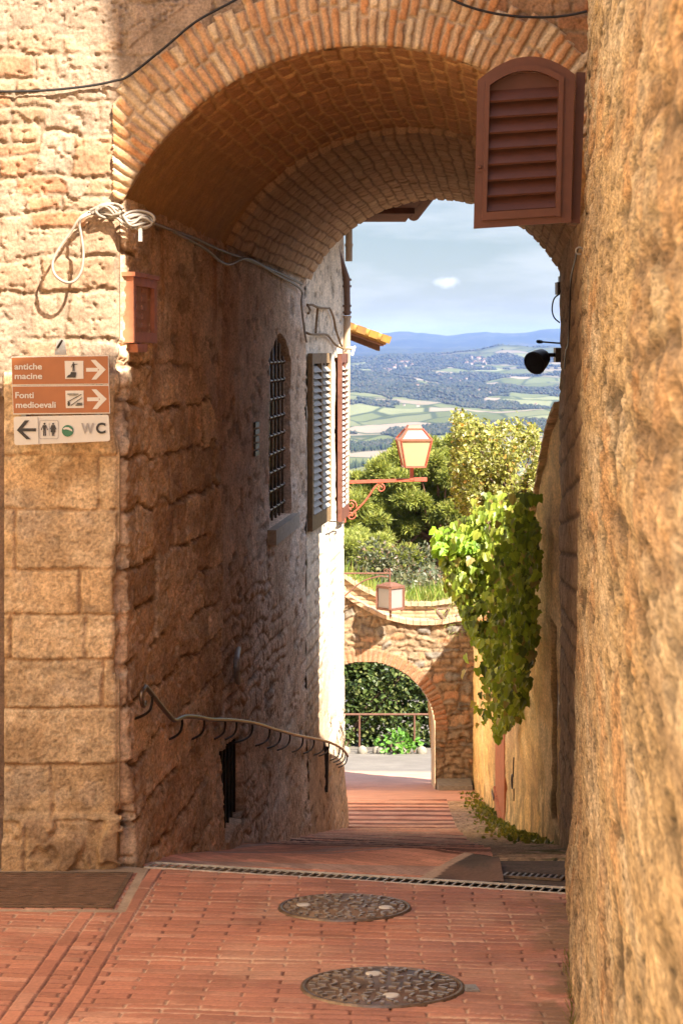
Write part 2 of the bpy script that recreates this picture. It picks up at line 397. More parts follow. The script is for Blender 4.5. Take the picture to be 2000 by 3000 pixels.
# ring of brick voussoirs
th = np.linspace(math.radians(154.6), math.radians(22), 560); rr = np.concatenate(([AR, AR + .0005], np.arange(AR + .001, AR + .45, .0075)))
T, R_ = np.meshgrid(th, rr, indexing='ij'); u = T * (AR + .15)
nb = 72; w = (th[0] - th[-1]) * (AR + .15) / nb
k = np.floor((u + (fbm(u * 2, R_ * 4, 2, 90) - .5) * .03) / w).astype(int); fu = (u + (fbm(u * 2, R_ * 4, 2, 90) - .5) * .03) / w - k
split = AR + .13 + .09 * rnd(k, 4) + .0; outer = AR + .31 + .07 * rnd(k, 3)
seg = (R_ > split).astype(int); idv = k * 2 + seg
dd = np.minimum(np.minimum(fu, 1 - fu) * w, np.minimum(np.abs(R_ - split), outer - R_))
jn = (fbm(u * 30, R_ * 30, 2, 91) - .5) * .014
ev = sm(.003, .013, dd + jn)
b1 = rnd(idv, 11); b2 = rnd(idv, 12)
cv = mixc((.50, .22, .085), (.46, .26, .135), b1); cv = mixc(cv, (.56, .41, .26), sm(.45, .85, b2))
cv = mixc(cv, (.50, .36, .22), sm(.58, .75, fbm(u * 5, R_ * 5, 4, 92)) * .6)
colv = mixc((.44, .315, .20), cv, ev)
Hv = ev * (.012 + .012 * b1) + (fbm(u * 18, R_ * 18, 4, 93) - .5) * .016 + .004
inside = (R_ < AR + .0008); Hv = np.where(R_ <= AR + 1e-6, -.06, Hv); Hv = np.where((R_ > AR) & inside, .004, Hv)
Hv = Hv - .012 * sm(.02, 0, R_ - AR)
P = np.stack((ACX + R_ * np.cos(T), np.full_like(T, AW - .004), ACZ + R_ * np.sin(T)), -1)
N = np.zeros_like(P); N[..., 1] = -1
surf('arch_ring', P, Hv, colv, M['brick'], arch, N=N, keep=(R_ < np.maximum(outer + .002, AR + .315)) & (ACX + R_ * np.cos(T) > -1.178))

# barrel vault in two builds
BCX, BCY, BR = 1282.0, 996.0, 421.0
def back_pt(T):
    x = BCX + BR * np.cos(T); y = BCY - BR * np.sin(T); D = 18.9 + (16.5 - 18.9) * (x - 902) / (1650 - 902)
    return np.stack(((x - 1000) / F * D, D, (HY - y) / F * D), -1)
def front_pt(T, D0=10.205): return np.stack((ACX + AR * np.cos(T), np.full_like(T, D0), ACZ + AR * np.sin(T)), -1)
a0, a1 = math.radians(154.6), math.radians(24.5)
def vault(name, t0, t1, inset, seed, dark, rowh, bw):
    th = np.linspace(a0, a1, 330); ts = np.linspace(t0, t1, int((t1 - t0) * 640))
    T, K = np.meshgrid(th, ts, indexing='ij')
    P = front_pt(T) * (1 - K[..., None]) + back_pt(T) * K[..., None]
    u = K * 8.0; v = -T * 1.25
    wu = (fbm(u * 4, v * 4, 2, seed) - .5) * .05; wv = (fbm(u * 3, v * 3, 2, seed + 1) - .5) * .03
    idx, d = courses(u + wu, v + wv, rows(v.min() - .1, v.max() + .1, rowh * .9, rowh * 1.1, seed), bw * .75, bw * 1.2, seed + 2)
    e = sm(.003, .013, np.minimum(courses.du * .42, courses.dv) + (fbm(u * 12, v * 30, 2, seed + 3) - .5) * .010)
    q = rnd(idx, 1)
    c = mixc(dark[0], dark[1], q); c = mixc(c, dark[2], sm(.55, .8, fbm(u * 2, v * 2, 4, seed + 5)) * .6)
    smooth = sm(2.22, 2.42, T) * (name == 'front_vault')            # plastered haunch
    c = mixc(dark[3], c, e); c = mixc(c, (.42, .24, .095), smooth * .85)
    Hh = (e * (.007 + .008 * q)) * (1 - smooth) + (fbm(u * 14, v * 14, 4, seed + 6) - .5) * .02 - .01 + inset
    if inset: Hh[:, :2] = -.01
    surf(name, P, Hh, c, M['brick'], arch, ref=(.5, 13, -.5))
vault('front_vault', 0, .415, 0, 100, ((.42, .20, .085), (.49, .26, .115), (.33, .155, .065), (.60, .37, .16)), .078, .30)
vault('rear_vault', .405, 1.0, .035, 140, ((.48, .30, .17), (.55, .37, .22), (.38, .23, .13), (.27, .165, .10)), .085, .29)

# left passage wall: blocks first, plaster further in, a barred window and a cellar opening let into it
ds_ = np.arange(10.2, 18.95, .014); zs = np.arange(-5.3, .80, .0125)
Dg, Zg = np.meshgrid(ds_, zs, indexing='ij')
u = Dg; v = Zg + .022 * (Dg - 10.2)
wu = (fbm(u * 3, v * 3, 3, 200) - .5) * .14; wv = (fbm(u * 3.2, v * 3.2, 4, 201) - .5) * .17
zb2 = sorted([(HY - y) / F * AW for y in (1050, 1190, 1340, 1500, 1668, 1798, 1938, 2073, 2239, 2398)] + [-5.9, -5.6, -5.3, -5.0, -4.7, -4.4, -4.1, -3.85, -3.6, -3.3, -3.0, -2.7, .2, .5, .8, 1.2, 1.6, 2.1])
idl, dl = courses(u + wu, v + wv * .75, zb2, .35, .85, 210)
q1 = rnd(idl, 1); q2 = rnd(idl, 2)
el = sm(.004, .018, dl + (fbm(u * 14, v * 22, 3, 202) - .5) * .026); el = np.maximum(el, sm(.56, .64, fbm(u * 1.6 + 4, v * 4.5, 3, 208)) * .9)
cl = mixc((.72, .51, .335), (.62, .41, .25), q1); cl = mixc(cl, (.78, .63, .45), q2 * .5) * (.78 + .36 * rnd(idl, 9))[..., None]
cl = mixc(cl, (.42, .255, .145), sm(.5, .7, fbm(u * 2.2, v * 5, 5, 203)) * .6)
cl = mixc((.22, .13, .075), cl, el)
pitl = sm(.58, .70, fbm(u * 26, v * 26, 3, 204))
Hl = el * (.016 + .016 * q2) + (fbm(u * 5, v * 8, 5, 205) - .5) * .020 - pitl * .014 + (fbm(u * 14, v * 34, 3, 206) - .5) * .020
# plaster / rubble part
bnd = 13.55 + .25 * (fbm(v * 2, v * 0, 3, 207) - .5) - .9 * sm(-1.2, .3, Zg)
kpl = sm(-.12, .12, Dg - bnd)
top = sm(-.35, .1, Zg + .3 * (fbm(u * 2, v * 2, 3, 209) - .5))
kpl = np.maximum(kpl, top * (Dg > 10.9) * .9)
cpl = mixc((.68, .49, .35), (.57, .39, .26), fbm(u * 1.2, v * 1.6, 4, 220)); cpl = mixc(cpl, (.74, .60, .48), sm(.5, .72, fbm(u * 0.9 + 5, v * 1.6, 4, 221)) * .75)
cpl = mixc(cpl, (.42, .205, .085), sm(.50, .68, fbm(u * 3.5, v * .7, 4, 222)) * .75 * sm(-1.6, .0, Zg) * sm(15.8, 13, Dg))
idr, drr = courses(u + wu, v + wv, rows(-6, 2, .09, .2, 230), .15, .45, 231)
rub = sm(.45, .6, fbm(u * .9, v * .9, 3, 232)) * sm(-1.2, -2.0, Zg) ; er = sm(.004, .03, drr)
Hpl = (fbm(u * 2, v * 4, 4, 233) - .5) * .03 + rub * (er * .018 - .009) + (fbm(u * 30, v * 22, 3, 234) - .5) * .02
cpl = mixc(cpl, (.25, .15, .09), rub * (1 - er) * .6)
pk = sm(.62, .72, fbm(u * 4, v * 10, 3, 235)); cpl = cpl * (1 - .4 * pk[..., None]); Hpl -= pk * .014
col = mixc(cl, cpl, kpl); H = Hl * (1 - kpl) + Hpl * kpl
base = G(Dg); bulge = sm(1.3, 0, Zg - base); H = H + .05 * bulge ** 2
# window recess and cellar recess
WD0, WD1 = 16.15, 17.62
arcz = -.02 + .24 * (1 - ((Dg - (WD0 + WD1) / 2) / ((WD1 - WD0) / 2)) ** 2) - .10
win = (Dg > WD0) & (Dg < WD1) & (Zg > -1.47) & (Zg < arcz)
col = np.where(win[..., None], np.array((.50, .31, .20)), col); H = np.where(win, -.11, H)
cel = (Dg > 13.30) & (Dg < 14.40) & (Zg > -3.36) & (Zg < -2.72 - .10 * (Dg - 13.4)); H = np.where(cel, -.10, H)
lint = (Zg > .16) & (Zg < .30) & (Dg > 15.8) & (Dg < 17.4)
wch = sm(10.27, 10.2, Dg) * chipf(Zg); H = H * sm(10.2, 10.26, Dg)
P = np.stack((XL(Dg) - wch, Dg + wch, Zg), -1); keep = Zg < SPZ + .03 - .0104 * (Dg - 10.2)
surf('passage_wall', P, H, col, M['passage'], arch, ref=(1, 13, -1), keep=keep)
def LW(D, z, off=0): return (XL(D) + off, D, z)
wd = MB(); wd.hexa([LW(WD0 - .05, -1.6, -.34), LW(WD1 + .05, -1.6, -.34), LW(WD1 + .05, -1.6, -.36), LW(WD0 - .05, -1.6, -.36)] + [LW(WD0 - .05, .25, -.34), LW(WD1 + .05, .25, -.34), LW(WD1 + .05, .25, -.36), LW(WD0 - .05, .25, -.36)])
gl = MB(); gl.prism([(-.73, 0), (.73, 0), (.73, 1.33), (.45, 1.5), (0, 1.57), (-.45, 1.5), (-.73, 1.33)], LW((WD0 + WD1) / 2, -1.46, -.085), Vector((LK, 1, 0)).normalized(), (0, 0, 1), .012)
window = gl.build('barred_window', M['glass_dark'], arch)
gb = MB()
for k in range(6):
    D = WD0 + .12 + k * .25; zt = -.02 + .24 * (1 - ((D - (WD0 + WD1) / 2) / ((WD1 - WD0) / 2)) ** 2) - .11
    gb.tube([LW(D, -1.46, -.055), LW(D, zt, -.055)], .011, 6)
for k in range(9):
    z = -1.36 + k * .155
    gb.tube([LW(WD0 + .01, z, -.05), LW(WD1 - .01, z, -.05)], .009, 6)
    for j in range(6):
        D = WD0 + .12 + j * .25; gb.lathe([(.002, -.025), (.02, -.012), (.02, .012), (.002, .025)], LW(D, z, -.05), n=6)
gb.build('grille', M['rail'], window)
sl = MB(); sl.hexa([LW(16.05, -1.60, -.1), LW(17.75, -1.60, -.1), LW(17.75, -1.60, .07), LW(16.05, -1.60, .07), LW(16.05, -1.475, -.1), LW(17.75, -1.475, -.1), LW(17.75, -1.475, .07), LW(16.05, -1.475, .07)])
sl.build('sill', M['stone_sill'], window)
cb = MB(); cb.hexa([LW(a, z, o) for z in (-3.4, -2.7) for a, o in ((13.25, -.03), (14.42, -.03), (14.42, -.045), (13.25, -.045))])
cellar = cb.build('cellar_opening', M['dark'], arch)
cg = MB()
for k in range(6): D = 13.5 + k * .16; cg.tube([LW(D, -3.35, -.015), LW(D, -2.74, -.015)], .010, 6)
cg.build('bar_grate', M['iron'], cellar)
vb = MB()
for k in range(5):
    z0 = -.83 + k * .055; D0 = 15.18
    vb.hexa([LW(D0, z0, .004), LW(D0 + .22, z0, .004), LW(D0 + .22, z0, .02), LW(D0, z0, .02), LW(D0, z0 + .04, .004), LW(D0 + .22, z0 + .04, .004), LW(D0 + .22, z0 + .04, .02), LW(D0, z0 + .04, .02)])
vb.build('vent_grille', M['iron'], arch)

# right passage wall
dR = np.arange(10.22, 16.52, .02); zR = np.arange(-5, .75, .016); Dg, Zg = np.meshgrid(dR, zR, indexing='ij')
u = Dg; v = Zg
idl, dl = courses(u + (fbm(u * 3, v * 3, 3, 300) - .5) * .1, v + .1 * u, rows(-6, 4, .14, .28, 301), .25, .6, 302)
e = sm(.004, .03, dl); c = mixc((.42, .285, .17), (.52, .36, .22), rnd(idl, 1)); c = mixc((.22, .14, .085), c, e)
H = e * .014 + (fbm(u * 2, v * 5, 4, 303) - .5) * .04
P = np.stack((XR(Dg), Dg, Zg), -1); surf('far_passage_wall', P, H, c, M['passage'], arch, ref=(0, 13, -1))

# the mass above and behind: rear face round the rear arch, flank and roof (never lit through)
th = np.linspace(a0, a1, 40); bp_ = back_pt(th)
mb = MB(); vs = [tuple(p + np.array((0, .02, 0))) for p in bp_]; outs = []
for p in bp_:
    outs.append((p[0] + (p[0] - .85) * 1.2, p[1] + .02, 6.2 if p[2] > .62 else 6.2))
n = len(vs); mb.add(vs + outs, [(i, i + 1, n + i + 1, n + i) for i in range(n - 1)])
mb.build('rear_wall', M['plain_wall'], arch)
mb = MB()
mb.box((-3.3, 10.24, 2.742), (2.75, 10.6, 6.2)); mb.box((-5.5, 10.28, -3.4), (-3.302, 10.6, 6.2))
mb.hexa([(1.62, 10.25, -5), (2.75, 10.25, -5), (2.75, 16.5, -5), (1.98, 16.5, -5), (1.62, 10.25, 6.2), (2.75, 10.25, 6.2), (2.75, 16.5, 6.2), (1.98, 16.5, 6.2)])
mb.hexa([(-5.5, 10.602, -6), (-1.6, 10.602, -6), (-.75, 18.9, -6), (-5.5, 18.9, -6), (-5.5, 10.602, 6.2), (-1.6, 10.602, 6.2), (-.75, 18.9, 6.2), (-5.5, 18.9, 6.2)])
mb.build('upper_wall', M['plain_wall'], arch)
mb = MB(); mb.hexa([(-5.7, 9.9, 6.21), (2.95, 9.9, 6.21), (2.95, 16.9, 6.21), (-5.7, 19.2, 6.21), (-5.7, 9.9, 6.4), (2.95, 9.9, 6.4), (2.95, 16.9, 6.4), (-5.7, 19.2, 6.4)])
mb.build('roof', M['terracotta_tile'], arch)

# ================================================================== house on the right, close to the camera
def XN(D, Z): return 1.187 + .1045 * (np.asarray(D) - 10.2) + .0184 * (np.asarray(Z) + 2.6)
rh = thing('corner_house', (1.4, 6, -2.5), 'tall house with rough ochre rendered wall close on the right', 'house')
dN = np.concatenate((np.arange(1.2, 6, .011), np.arange(6, 10.22, .013))); zN = np.arange(-3.0, 2.4, .012); Dg, Zg = np.meshgrid(dN, zN, indexing='ij')
u, v = Dg, Zg
c = mixc((.62, .46, .27), (.52, .375, .21), fbm(u * .8, v * 5, 6, 400)); c = mixc(c, (.66, .53, .365), sm(.48, .64, fbm(u * .55 + 7, v * 5, 6, 401)) * .8)
c = mixc(c, (.56, .31, .14), sm(.58, .68, fbm(u * .7 + 3, v * 4.5 + 9, 5, 402)) * .6)
c = mixc(c, (.36, .26, .16), sm(.54, .68, fbm(u * 1.0, v * 7, 6, 403)) * .7)
c = mixc(c, (.34, .235, .15), sm(-1.2, -2.3, v) * sm(.35, .65, fbm(u * 4, v * 2, 4, 404)) * .5)
pk = np.maximum(sm(.66, .72, fbm(u * 1.6, v * 13, 3, 405)), .8 * sm(.64, .7, fbm(u * 4, v * 30, 3, 415))); pk = np.maximum(pk, .7 * sm(.60, .68, fbm(u * 5, v * 46, 3, 416))); c = c * (1 - .6 * pk[..., None])
H = (fbm(u * 1.5, v * 7, 6, 406) - .5) * .018 + (fbm(u * 7, v * 40, 3, 407) - .5) * .012 - pk * .012
idn, dn = courses(u + (fbm(u * 3, v * 3, 3, 408) - .5) * .2, v + (fbm(u * 3 + 5, v * 3, 3, 409) - .5) * .12, rows(-3.2, 3, .12, .26, 410), .2, .6, 411)
en = sm(.004, .04, dn); exp_ = sm(.48, .6, fbm(u * .6, v * 1.2, 3, 412)); H += exp_ * (en - 1) * .010 + exp_ * rnd(idn, 2) * .006
c = mixc(c, mixc((.52, .42, .28), (.52, .30, .15), rnd(idn, 4)), exp_ * en * .75); c = mixc(c, (.24, .16, .095), exp_ * (1 - en) * .9)
fl = sm(.5, 0, Zg - plane(Dg)); H += .035 * fl * fl
P = np.stack((XN(Dg, Zg), Dg, Zg), -1); surf('wall', P, H, c, M['near_plaster'], rh, ref=(-3, 6, 0))
mb = MB()
for d0, d1, zt in ((1.2, 6.6, 4.3), (6.6, 7.46, 4.3), (7.46, 8.42, 6.6), (8.42, 8.83, 3.75), (8.83, 10.2, 6.6)):  # unseen wall tops, stepped and notched to shape the sunlight on the arch
    z0 = 2.385
    q = [(float(XN(d0, z0)) + .003, d0), (4.8, d0), (4.8, d1), (float(XN(d1, z0)) + .003, d1)]
    lean = {7.46: (.35, -.20)}.get(d0, (0, 0)); drop = -.85 if d0 == 6.6 else 0
    mb.hexa([(a, b + (lean[0] if i < 2 else 0), z0) for i, (a, b) in enumerate(q)] + [(a + (.0184 * (zt - z0) if i in (0, 3) else 0), b + (lean[1] if i < 2 else 0), zt + (drop if i > 1 else 0)) for i, (a, b) in enumerate(q)])
mb.hexa([(.30, 1.19, -3), (4.8, 1.19, -3), (4.8, 1.23, -3), (.36, 1.23, -3), (.34, 1.19, 2.384), (4.8, 1.19, 2.384), (4.8, 1.23, 2.384), (.4, 1.23, 2.384)])
mb.hexa([(4.78, 1.24, -3), (4.8, 1.24, -3), (4.8, 10.2, -3), (4.78, 10.2, -3), (4.78, 1.24, 2.384), (4.8, 1.24, 2.384), (4.8, 10.2, 2.384), (4.78, 10.2, 2.384)])
mb.hexa([(1.235, 10.21, -5), (1.7, 10.21, -5), (1.7, 10.24, -5), (1.24, 10.24, -5), (1.27, 10.21, 2.4), (1.7, 10.21, 2.4), (1.7, 10.24, 2.4), (1.27, 10.24, 2.4)])
mb.build('upper_wall', M['plain_wall'], rh)
# its arched louvred shutter standing open across the arch
D = 9.3; k = D / F
O = Vector(px(1387, 670, D)); U = Vector((283 * k, 0, 18 * k)); Vv = Vector((11 * k, 0, 433 * k))
ul, vl = U.length, Vv.length; Uh, Vh = U / ul, Vv / vl
sh = bpy.data.objects.new('window_shutter', None); C.objects.link(sh); sh.parent = rh; sh.location = O - origin_of(rh)
sh['label'] = 'dark brown louvred shutter with an arched head, standing open'
def headpoly(x0, x1, y0, ys, yt, n=12):
    c = [(x0, y0), (x1, y0)]
    for i in range(n + 1):
        t = i / n; x = x1 + (x0 - x1) * t; c.append((x, ys + (yt - ys) * (1 - (2 * t - 1) ** 2)))
    return c
A = ul; Bv = vl
fr = MB()
outer = headpoly(0, A, 0, Bv, Bv + .098); mid = headpoly(.034, A - .052, .034, Bv - .012, Bv + .058); inner = headpoly(.056, A - .075, .072, Bv - .028, Bv + .030)
fr.frame(outer, mid, O, Uh, Vh, .034); fr.frame(mid, inner, O + Vector((0, -.012, 0)), Uh, Vh, .046)
fr.beam(O + Uh * (A - .062) + Vh * .03 + Vector((0, -.026, 0)), O + Uh * (A - .062) + Vh * (Bv - .03) + Vector((0, -.026, 0)), .014, .02, up=(0, 1, 0))
fr.build('frame', M['brown_paint'], sh)
lv = MB(); ns = 8; y0 = .072; hgt = Bv - .03 - y0
for i in range(ns):
    yb = y0 + hgt * (i + .06) / ns; yt = y0 + hgt * (i + 1.08) / ns
    a = O + Uh * .05 + Vh * yb + Vector((0, -.020, 0)); b = O + Uh * (A - .07) + Vh * yb + Vector((0, -.020, 0))
    up = Vh * ((yt - yb)) + Vector((0, .052, 0))
    w = Vector((0, .006, 0)) + Vh * -.009
    lv.hexa([a, b, b + w, a + w, a + up, b + up, b + up + w, a + up + w])
arcs = headpoly(.05, A - .07, Bv - .08, Bv - .028, Bv + .03); lv.prism(arcs, O + Vector((0, .02, 0)), Uh, Vh, .008)
lv.build('louvre', M['brown_louvre'], sh)
lt = MB(); p = O + Uh * .018 + Vh * .285 + Vector((0, -.02, 0)); lt.box(p + Vector((-.014, -.008, -.02)), p + Vector((.014, .0, .02))); lt.lathe([(.008, 0), (.010, -.008), (.006, -.02)], p, (0, 1, 0), 10); lt.box(p + Vector((.016, -.02, -.012)), p + Vector((.034, -.002, .012)))
lt.build('latch', M['brown_paint'], sh)
fx = MB(); a = px(1692, 215, 9.4); b = px(1676, 655, 9.4)
fx.hexa([(b[0] - .012, 9.36, b[2]), (b[0] + .03, 9.36, b[2]), (b[0] + .03, 9.5, b[2]), (b[0] - .012, 9.5, b[2]), (a[0] - .012, 9.36, a[2]), (a[0] + .03, 9.36, a[2]), (a[0] + .03, 9.5, a[2]), (a[0] - .012, 9.5, a[2])])
fx.build('hinge_post', M['brown_paint'], rh)

# house across the way, out of the picture to the left, that throws light back
oh = thing('opposite_house', (-5, 3, -2.3), 'sunlit rendered house across the small square', 'house')
mb = MB(); mb.box((-7, -4, -3.2), (-3.4, 9.9, 5)); w_ = mb.build('wall', mat('warm_render', (.70, .55, .35), .95, sc=4, bump=.4, dist=.02), oh)
mb = MB(); mb.hexa([(-7.3, -4.3, 5.002), (-3.0, -4.3, 5.002), (-3.0, 10.1, 5.002), (-7.3, 10.1, 5.002), (-5.3, -4.3, 6.2), (-5.1, -4.3, 6.2), (-5.1, 10.1, 6.2), (-5.3, 10.1, 6.2)]); mb.build('roof', M['terracotta_tile'], oh)
for y in (-2, 2, 6):
    mb = MB(); mb.box((-3.41, y, .2), (-3.37, y + .9, 1.6)); f_ = mb.build('window', M['brown_paint'], oh)
    mb = MB(); mb.box((-3.372, y + .08, .28), (-3.362, y + .82, 1.52)); mb.build('pane', M['glass_dark'], f_)
# ================================================================== pavement of the square
def struct(o): o['kind'] = 'structure'; return o
xs = np.arange(-3.38, 1.35, .0055); ds_ = np.arange(6.2, 10.5, .0065)
X, Dg = np.meshgrid(xs, ds_, indexing='ij')
u = X - .0147 * (Dg - 8); v = Dg + .124 * X
wu = (fbm(X * 3, Dg * 3, 2, 500) - .5) * .014; wv = (fbm(X * 2.5, Dg * 2.5, 3, 501) - .5) * .028
idx, d = courses(u + wu, v + wv, rows(v.min() - .1, v.max() + .1, .066, .076, 502), .2, .3, 503, bond=.279); dvr = courses.dv; rwj = rnd(idx // 1000, 77); d = np.minimum(courses.du, courses.dv - .0055 * (rwj > .55))
ua = X - (-.954 + .0236 * (Dg - 9.99)); ub = X - (-1.163 + .0212 * (Dg - 9.09))
for uu, sd in ((ua, 510), (ub, 520)):
    m = np.abs(uu) < .036
    i2, d2 = courses(v + 0, uu, [-.036, .036], .26, .29, sd)
    idx = np.where(m, i2 + 900000 + sd * 1000, idx); d = np.where(m, d2, np.where(np.abs(uu) < .075, np.minimum(d, np.abs(uu) - .036), d))
q = rnd(idx, 1); q2 = rnd(idx, 2)
e = sm(.0022, .0072, d + (fbm(X * 40, Dg * 40, 2, 504) - .5) * .005)
c = mixc((.54, .24, .155), (.47, .20, .135), q); c = mixc(c, (.62, .34, .24), sm(.6, 1, q2) * .6) * (.82 + .3 * rnd(idx, 5))[..., None]
c = mixc(c, (.38, .20, .165), sm(.42, .62, fbm(X * 1.5, Dg * 1.5, 4, 505)) * .6 * sm(-1.0, .6, X))
c = mixc(c, (.30, .145, .10), sm(.52, .70, fbm(X * 5, Dg * 4, 5, 506)) * .45); c = mixc(c, (.58, .36, .25), sm(.58, .72, fbm(X * 3 + 8, Dg * 2.2, 5, 516)) * .35)
pale = sm(.42, .58, fbm(X * 1.7, Dg * 1.7, 3, 507) + .06 * (rnd(idx, 7) - .5)); cross = dvr > d + .002
mort = np.where(cross[..., None], mixc((.24, .11, .075), (.64, .44, .31), pale), mixc((.15, .062, .044), (.42, .20, .13), pale * .8))
c = mixc(mort, c, e)
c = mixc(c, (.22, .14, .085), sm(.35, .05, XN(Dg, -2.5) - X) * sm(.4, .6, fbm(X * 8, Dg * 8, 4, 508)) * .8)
sur = (X < -1.0) & (Dg > 10.06); c = np.where(sur[..., None], mixc((.42, .33, .24), (.34, .25, .18), fbm(X * 9, Dg * 9, 4, 511)), c)
sur2 = (X < -.99) & (Dg > 9.07) & ~sur & ((X > -1.035) | (Dg < 9.13)); c = np.where(sur2[..., None], np.array((.45, .34, .25)) * (.75 + .4 * fbm(X * 12, Dg * 12, 3, 512))[..., None], c)
H = (e - 1) * .006 + q2 * .0028 * e + (fbm(X * 1.3, Dg * 1.3, 3, 509) - .5) * .018 + (fbm(X * 25, Dg * 25, 2, 513) - .5) * .002
H = np.where(sur | sur2, (fbm(X * 9, Dg * 9, 3, 514) - .5) * .006, H)
P = np.stack((X, Dg, plane(Dg)), -1)
keep = (Dg < Ddrain(X) - .078) & ~((X < -1.06) & (Dg > 9.16) & (Dg < 10.03))
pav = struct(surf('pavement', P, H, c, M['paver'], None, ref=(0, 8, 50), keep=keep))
mb = MB(); g = [(-3.4, -40), (3.5, -40), (3.5, 6.2), (-3.4, 6.2)]
mb.add([(-30, -40, -1.85 + .081 * 40), (30, -40, -1.85 + .081 * 40), (30, 6.21, float(plane(6.21))), (-30, 6.21, float(plane(6.21)))], [(0, 1, 2, 3)])
struct(mb.build('square', mat('square_paving', (.52, .38, .26), .9, sc=2), None))
mb = MB(); mb.add([(-3.39, 6.2, float(plane(6.2)) - .05), (1.5, 6.2, float(plane(6.2)) - .05), (1.5, 10.15, float(plane(10.15)) - .05), (-3.39, 10.15, float(plane(10.15)) - .05)], [(0, 1, 2, 3)])
struct(mb.build('ground', M['concrete'], None))

# ================================================================== steps going down through the passage, cobbled ramp beside them
def XB(D): return .827 + .040 * (np.asarray(D) - 10.45)
def steps_grid(s0, s1, ns, xa, xb, d0, d1, dd):
    dv = np.arange(d0, d1, dd); sv = np.linspace(s0, s1, ns); Sg, Dg = np.meshgrid(sv, dv, indexing='ij')
    return xa(Dg) * (1 - Sg) + xb(Dg) * Sg, Dg
def f_of(X, D):
    k = .12 + 2.3 * (1 - sm(15.5, 22.5, D)); return (D - k * np.clip(XB(D) - X, 0, 9) - 10.45) / 1.25
X, Dg = steps_grid(0, 1, 120, lambda D: np.where(D < 22.9, XL(np.minimum(D, 22.9)) - .12, -6.0 * sm(22.9, 22.95, D) + (XL(22.9) - .12) * (1 - sm(22.9, 22.95, D))), XB, 9.6, 31.5, .016)
f = f_of(X, Dg); fr_ = f - np.floor(f); on = (f > 0)
saw = np.where(on, (fr_ - .72) * .135, (sm(-.9, 0, f)) * .04)
Zs = G(Dg) + saw + .0 * X
rowf = np.where(on, f * 9, f * 6)
idx, d = courses(X * 1.0, rowf, list(np.arange(-300, 200, 1.0)), .24, .30, 540)
q = rnd(idx, 1); c = mixc((.74, .37, .25), (.60, .29, .20), q); c = mixc(c, (.62, .38, .27), sm(.7, 1, rnd(idx, 2)) * .5)
band = np.floor((Dg - Ddrain(X)) / .17).astype(int); bt = rnd(band, 12)
c = np.where(on[..., None], c, mixc(mixc((.76, .37, .24), (.58, .27, .18), bt), (.46, .33, .27), (bt > .72) * .8) * (.85 + .3 * q)[..., None])
jl = np.abs(rowf - np.round(rowf)); c = mixc(c * .5, c, sm(.01, .06, jl)); c = np.where(on[..., None], c, c * 1.15)
nose = on & (fr_ > .905); c = np.where(nose[..., None], mixc((.66, .31, .20), (.60, .37, .26), rnd(np.floor(X / .24).astype(int) + 31 * np.floor(f).astype(int), 3)), c)
shadowed = on & (fr_ > .70 + .10 * sm(5, 3, f)) & (fr_ < .83 + .07 * sm(5, 3, f) + .03 * fbm(X * 3, f * 7, 2, 545)); c = np.where(shadowed[..., None], c * (np.array((.36, .33, .34)) - (.16 * sm(5, 3, f))[..., None]), c)  # shadow line before each nosing, painted into the brick colour
pre = (f > -.16) & (f < -.05); c = np.where(pre[..., None], c * np.array((.30, .26, .26)), c)  # riser shadow painted as a dark band before the first nosing
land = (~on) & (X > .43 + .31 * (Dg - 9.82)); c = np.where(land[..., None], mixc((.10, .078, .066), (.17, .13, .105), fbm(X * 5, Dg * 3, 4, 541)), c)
strip = (~on) & (np.abs(X - (.40 + .31 * (Dg - 9.82))) < .035); c = np.where(strip[..., None], np.array((.62, .45, .33)), c)
c = mixc(c, (.36, .20, .14), sm(.52, .68, fbm(X * 3, Dg * 1.2, 4, 542)) * .35)
H = (fbm(X * 10, Dg * 10, 3, 543) - .5) * .008
P = np.stack((X, Dg, Zs), -1); N = np.zeros_like(P); N[..., 2] = 1
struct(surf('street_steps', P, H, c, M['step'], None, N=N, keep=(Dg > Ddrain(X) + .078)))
X, Dg = steps_grid(0, 1, 60, XB, lambda D: XR(D) + .06, 9.5, 36.0, .02)
wv = (fbm(X * 6, Dg * 6, 3, 550) - .5) * .06
idx, d = courses(X + wv, Dg + wv, rows(9, 37, .06, .1, 551), .10, .2, 552); e = sm(.002, .02, d)
c = mixc((.50, .35, .22), (.40, .27, .165), rnd(idx, 1)); c = mixc((.20, .14, .09), c, e)
moss = sm(.5, .65, fbm(X * 5, Dg * 2, 4, 553)) * sm(.1, .6, (X - XB(Dg)) / (XR(Dg) - XB(Dg) + .01)); c = mixc(c, (.13, .135, .035), moss * .75)
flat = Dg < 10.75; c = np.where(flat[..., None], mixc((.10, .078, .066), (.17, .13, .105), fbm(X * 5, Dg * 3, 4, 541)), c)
H = np.where(flat, .0, e * .02 + (fbm(X * 5, Dg * 5, 3, 554) - .5) * .02 - .01)
P = np.stack((X, Dg, G(Dg) + np.where(flat, .0, -.02)), -1); N = np.zeros_like(P); N[..., 2] = 1
struct(surf('cobbled_ramp', P, H, c, M['cobble'], None, N=N, keep=(Dg > Ddrain(X) + .078)))
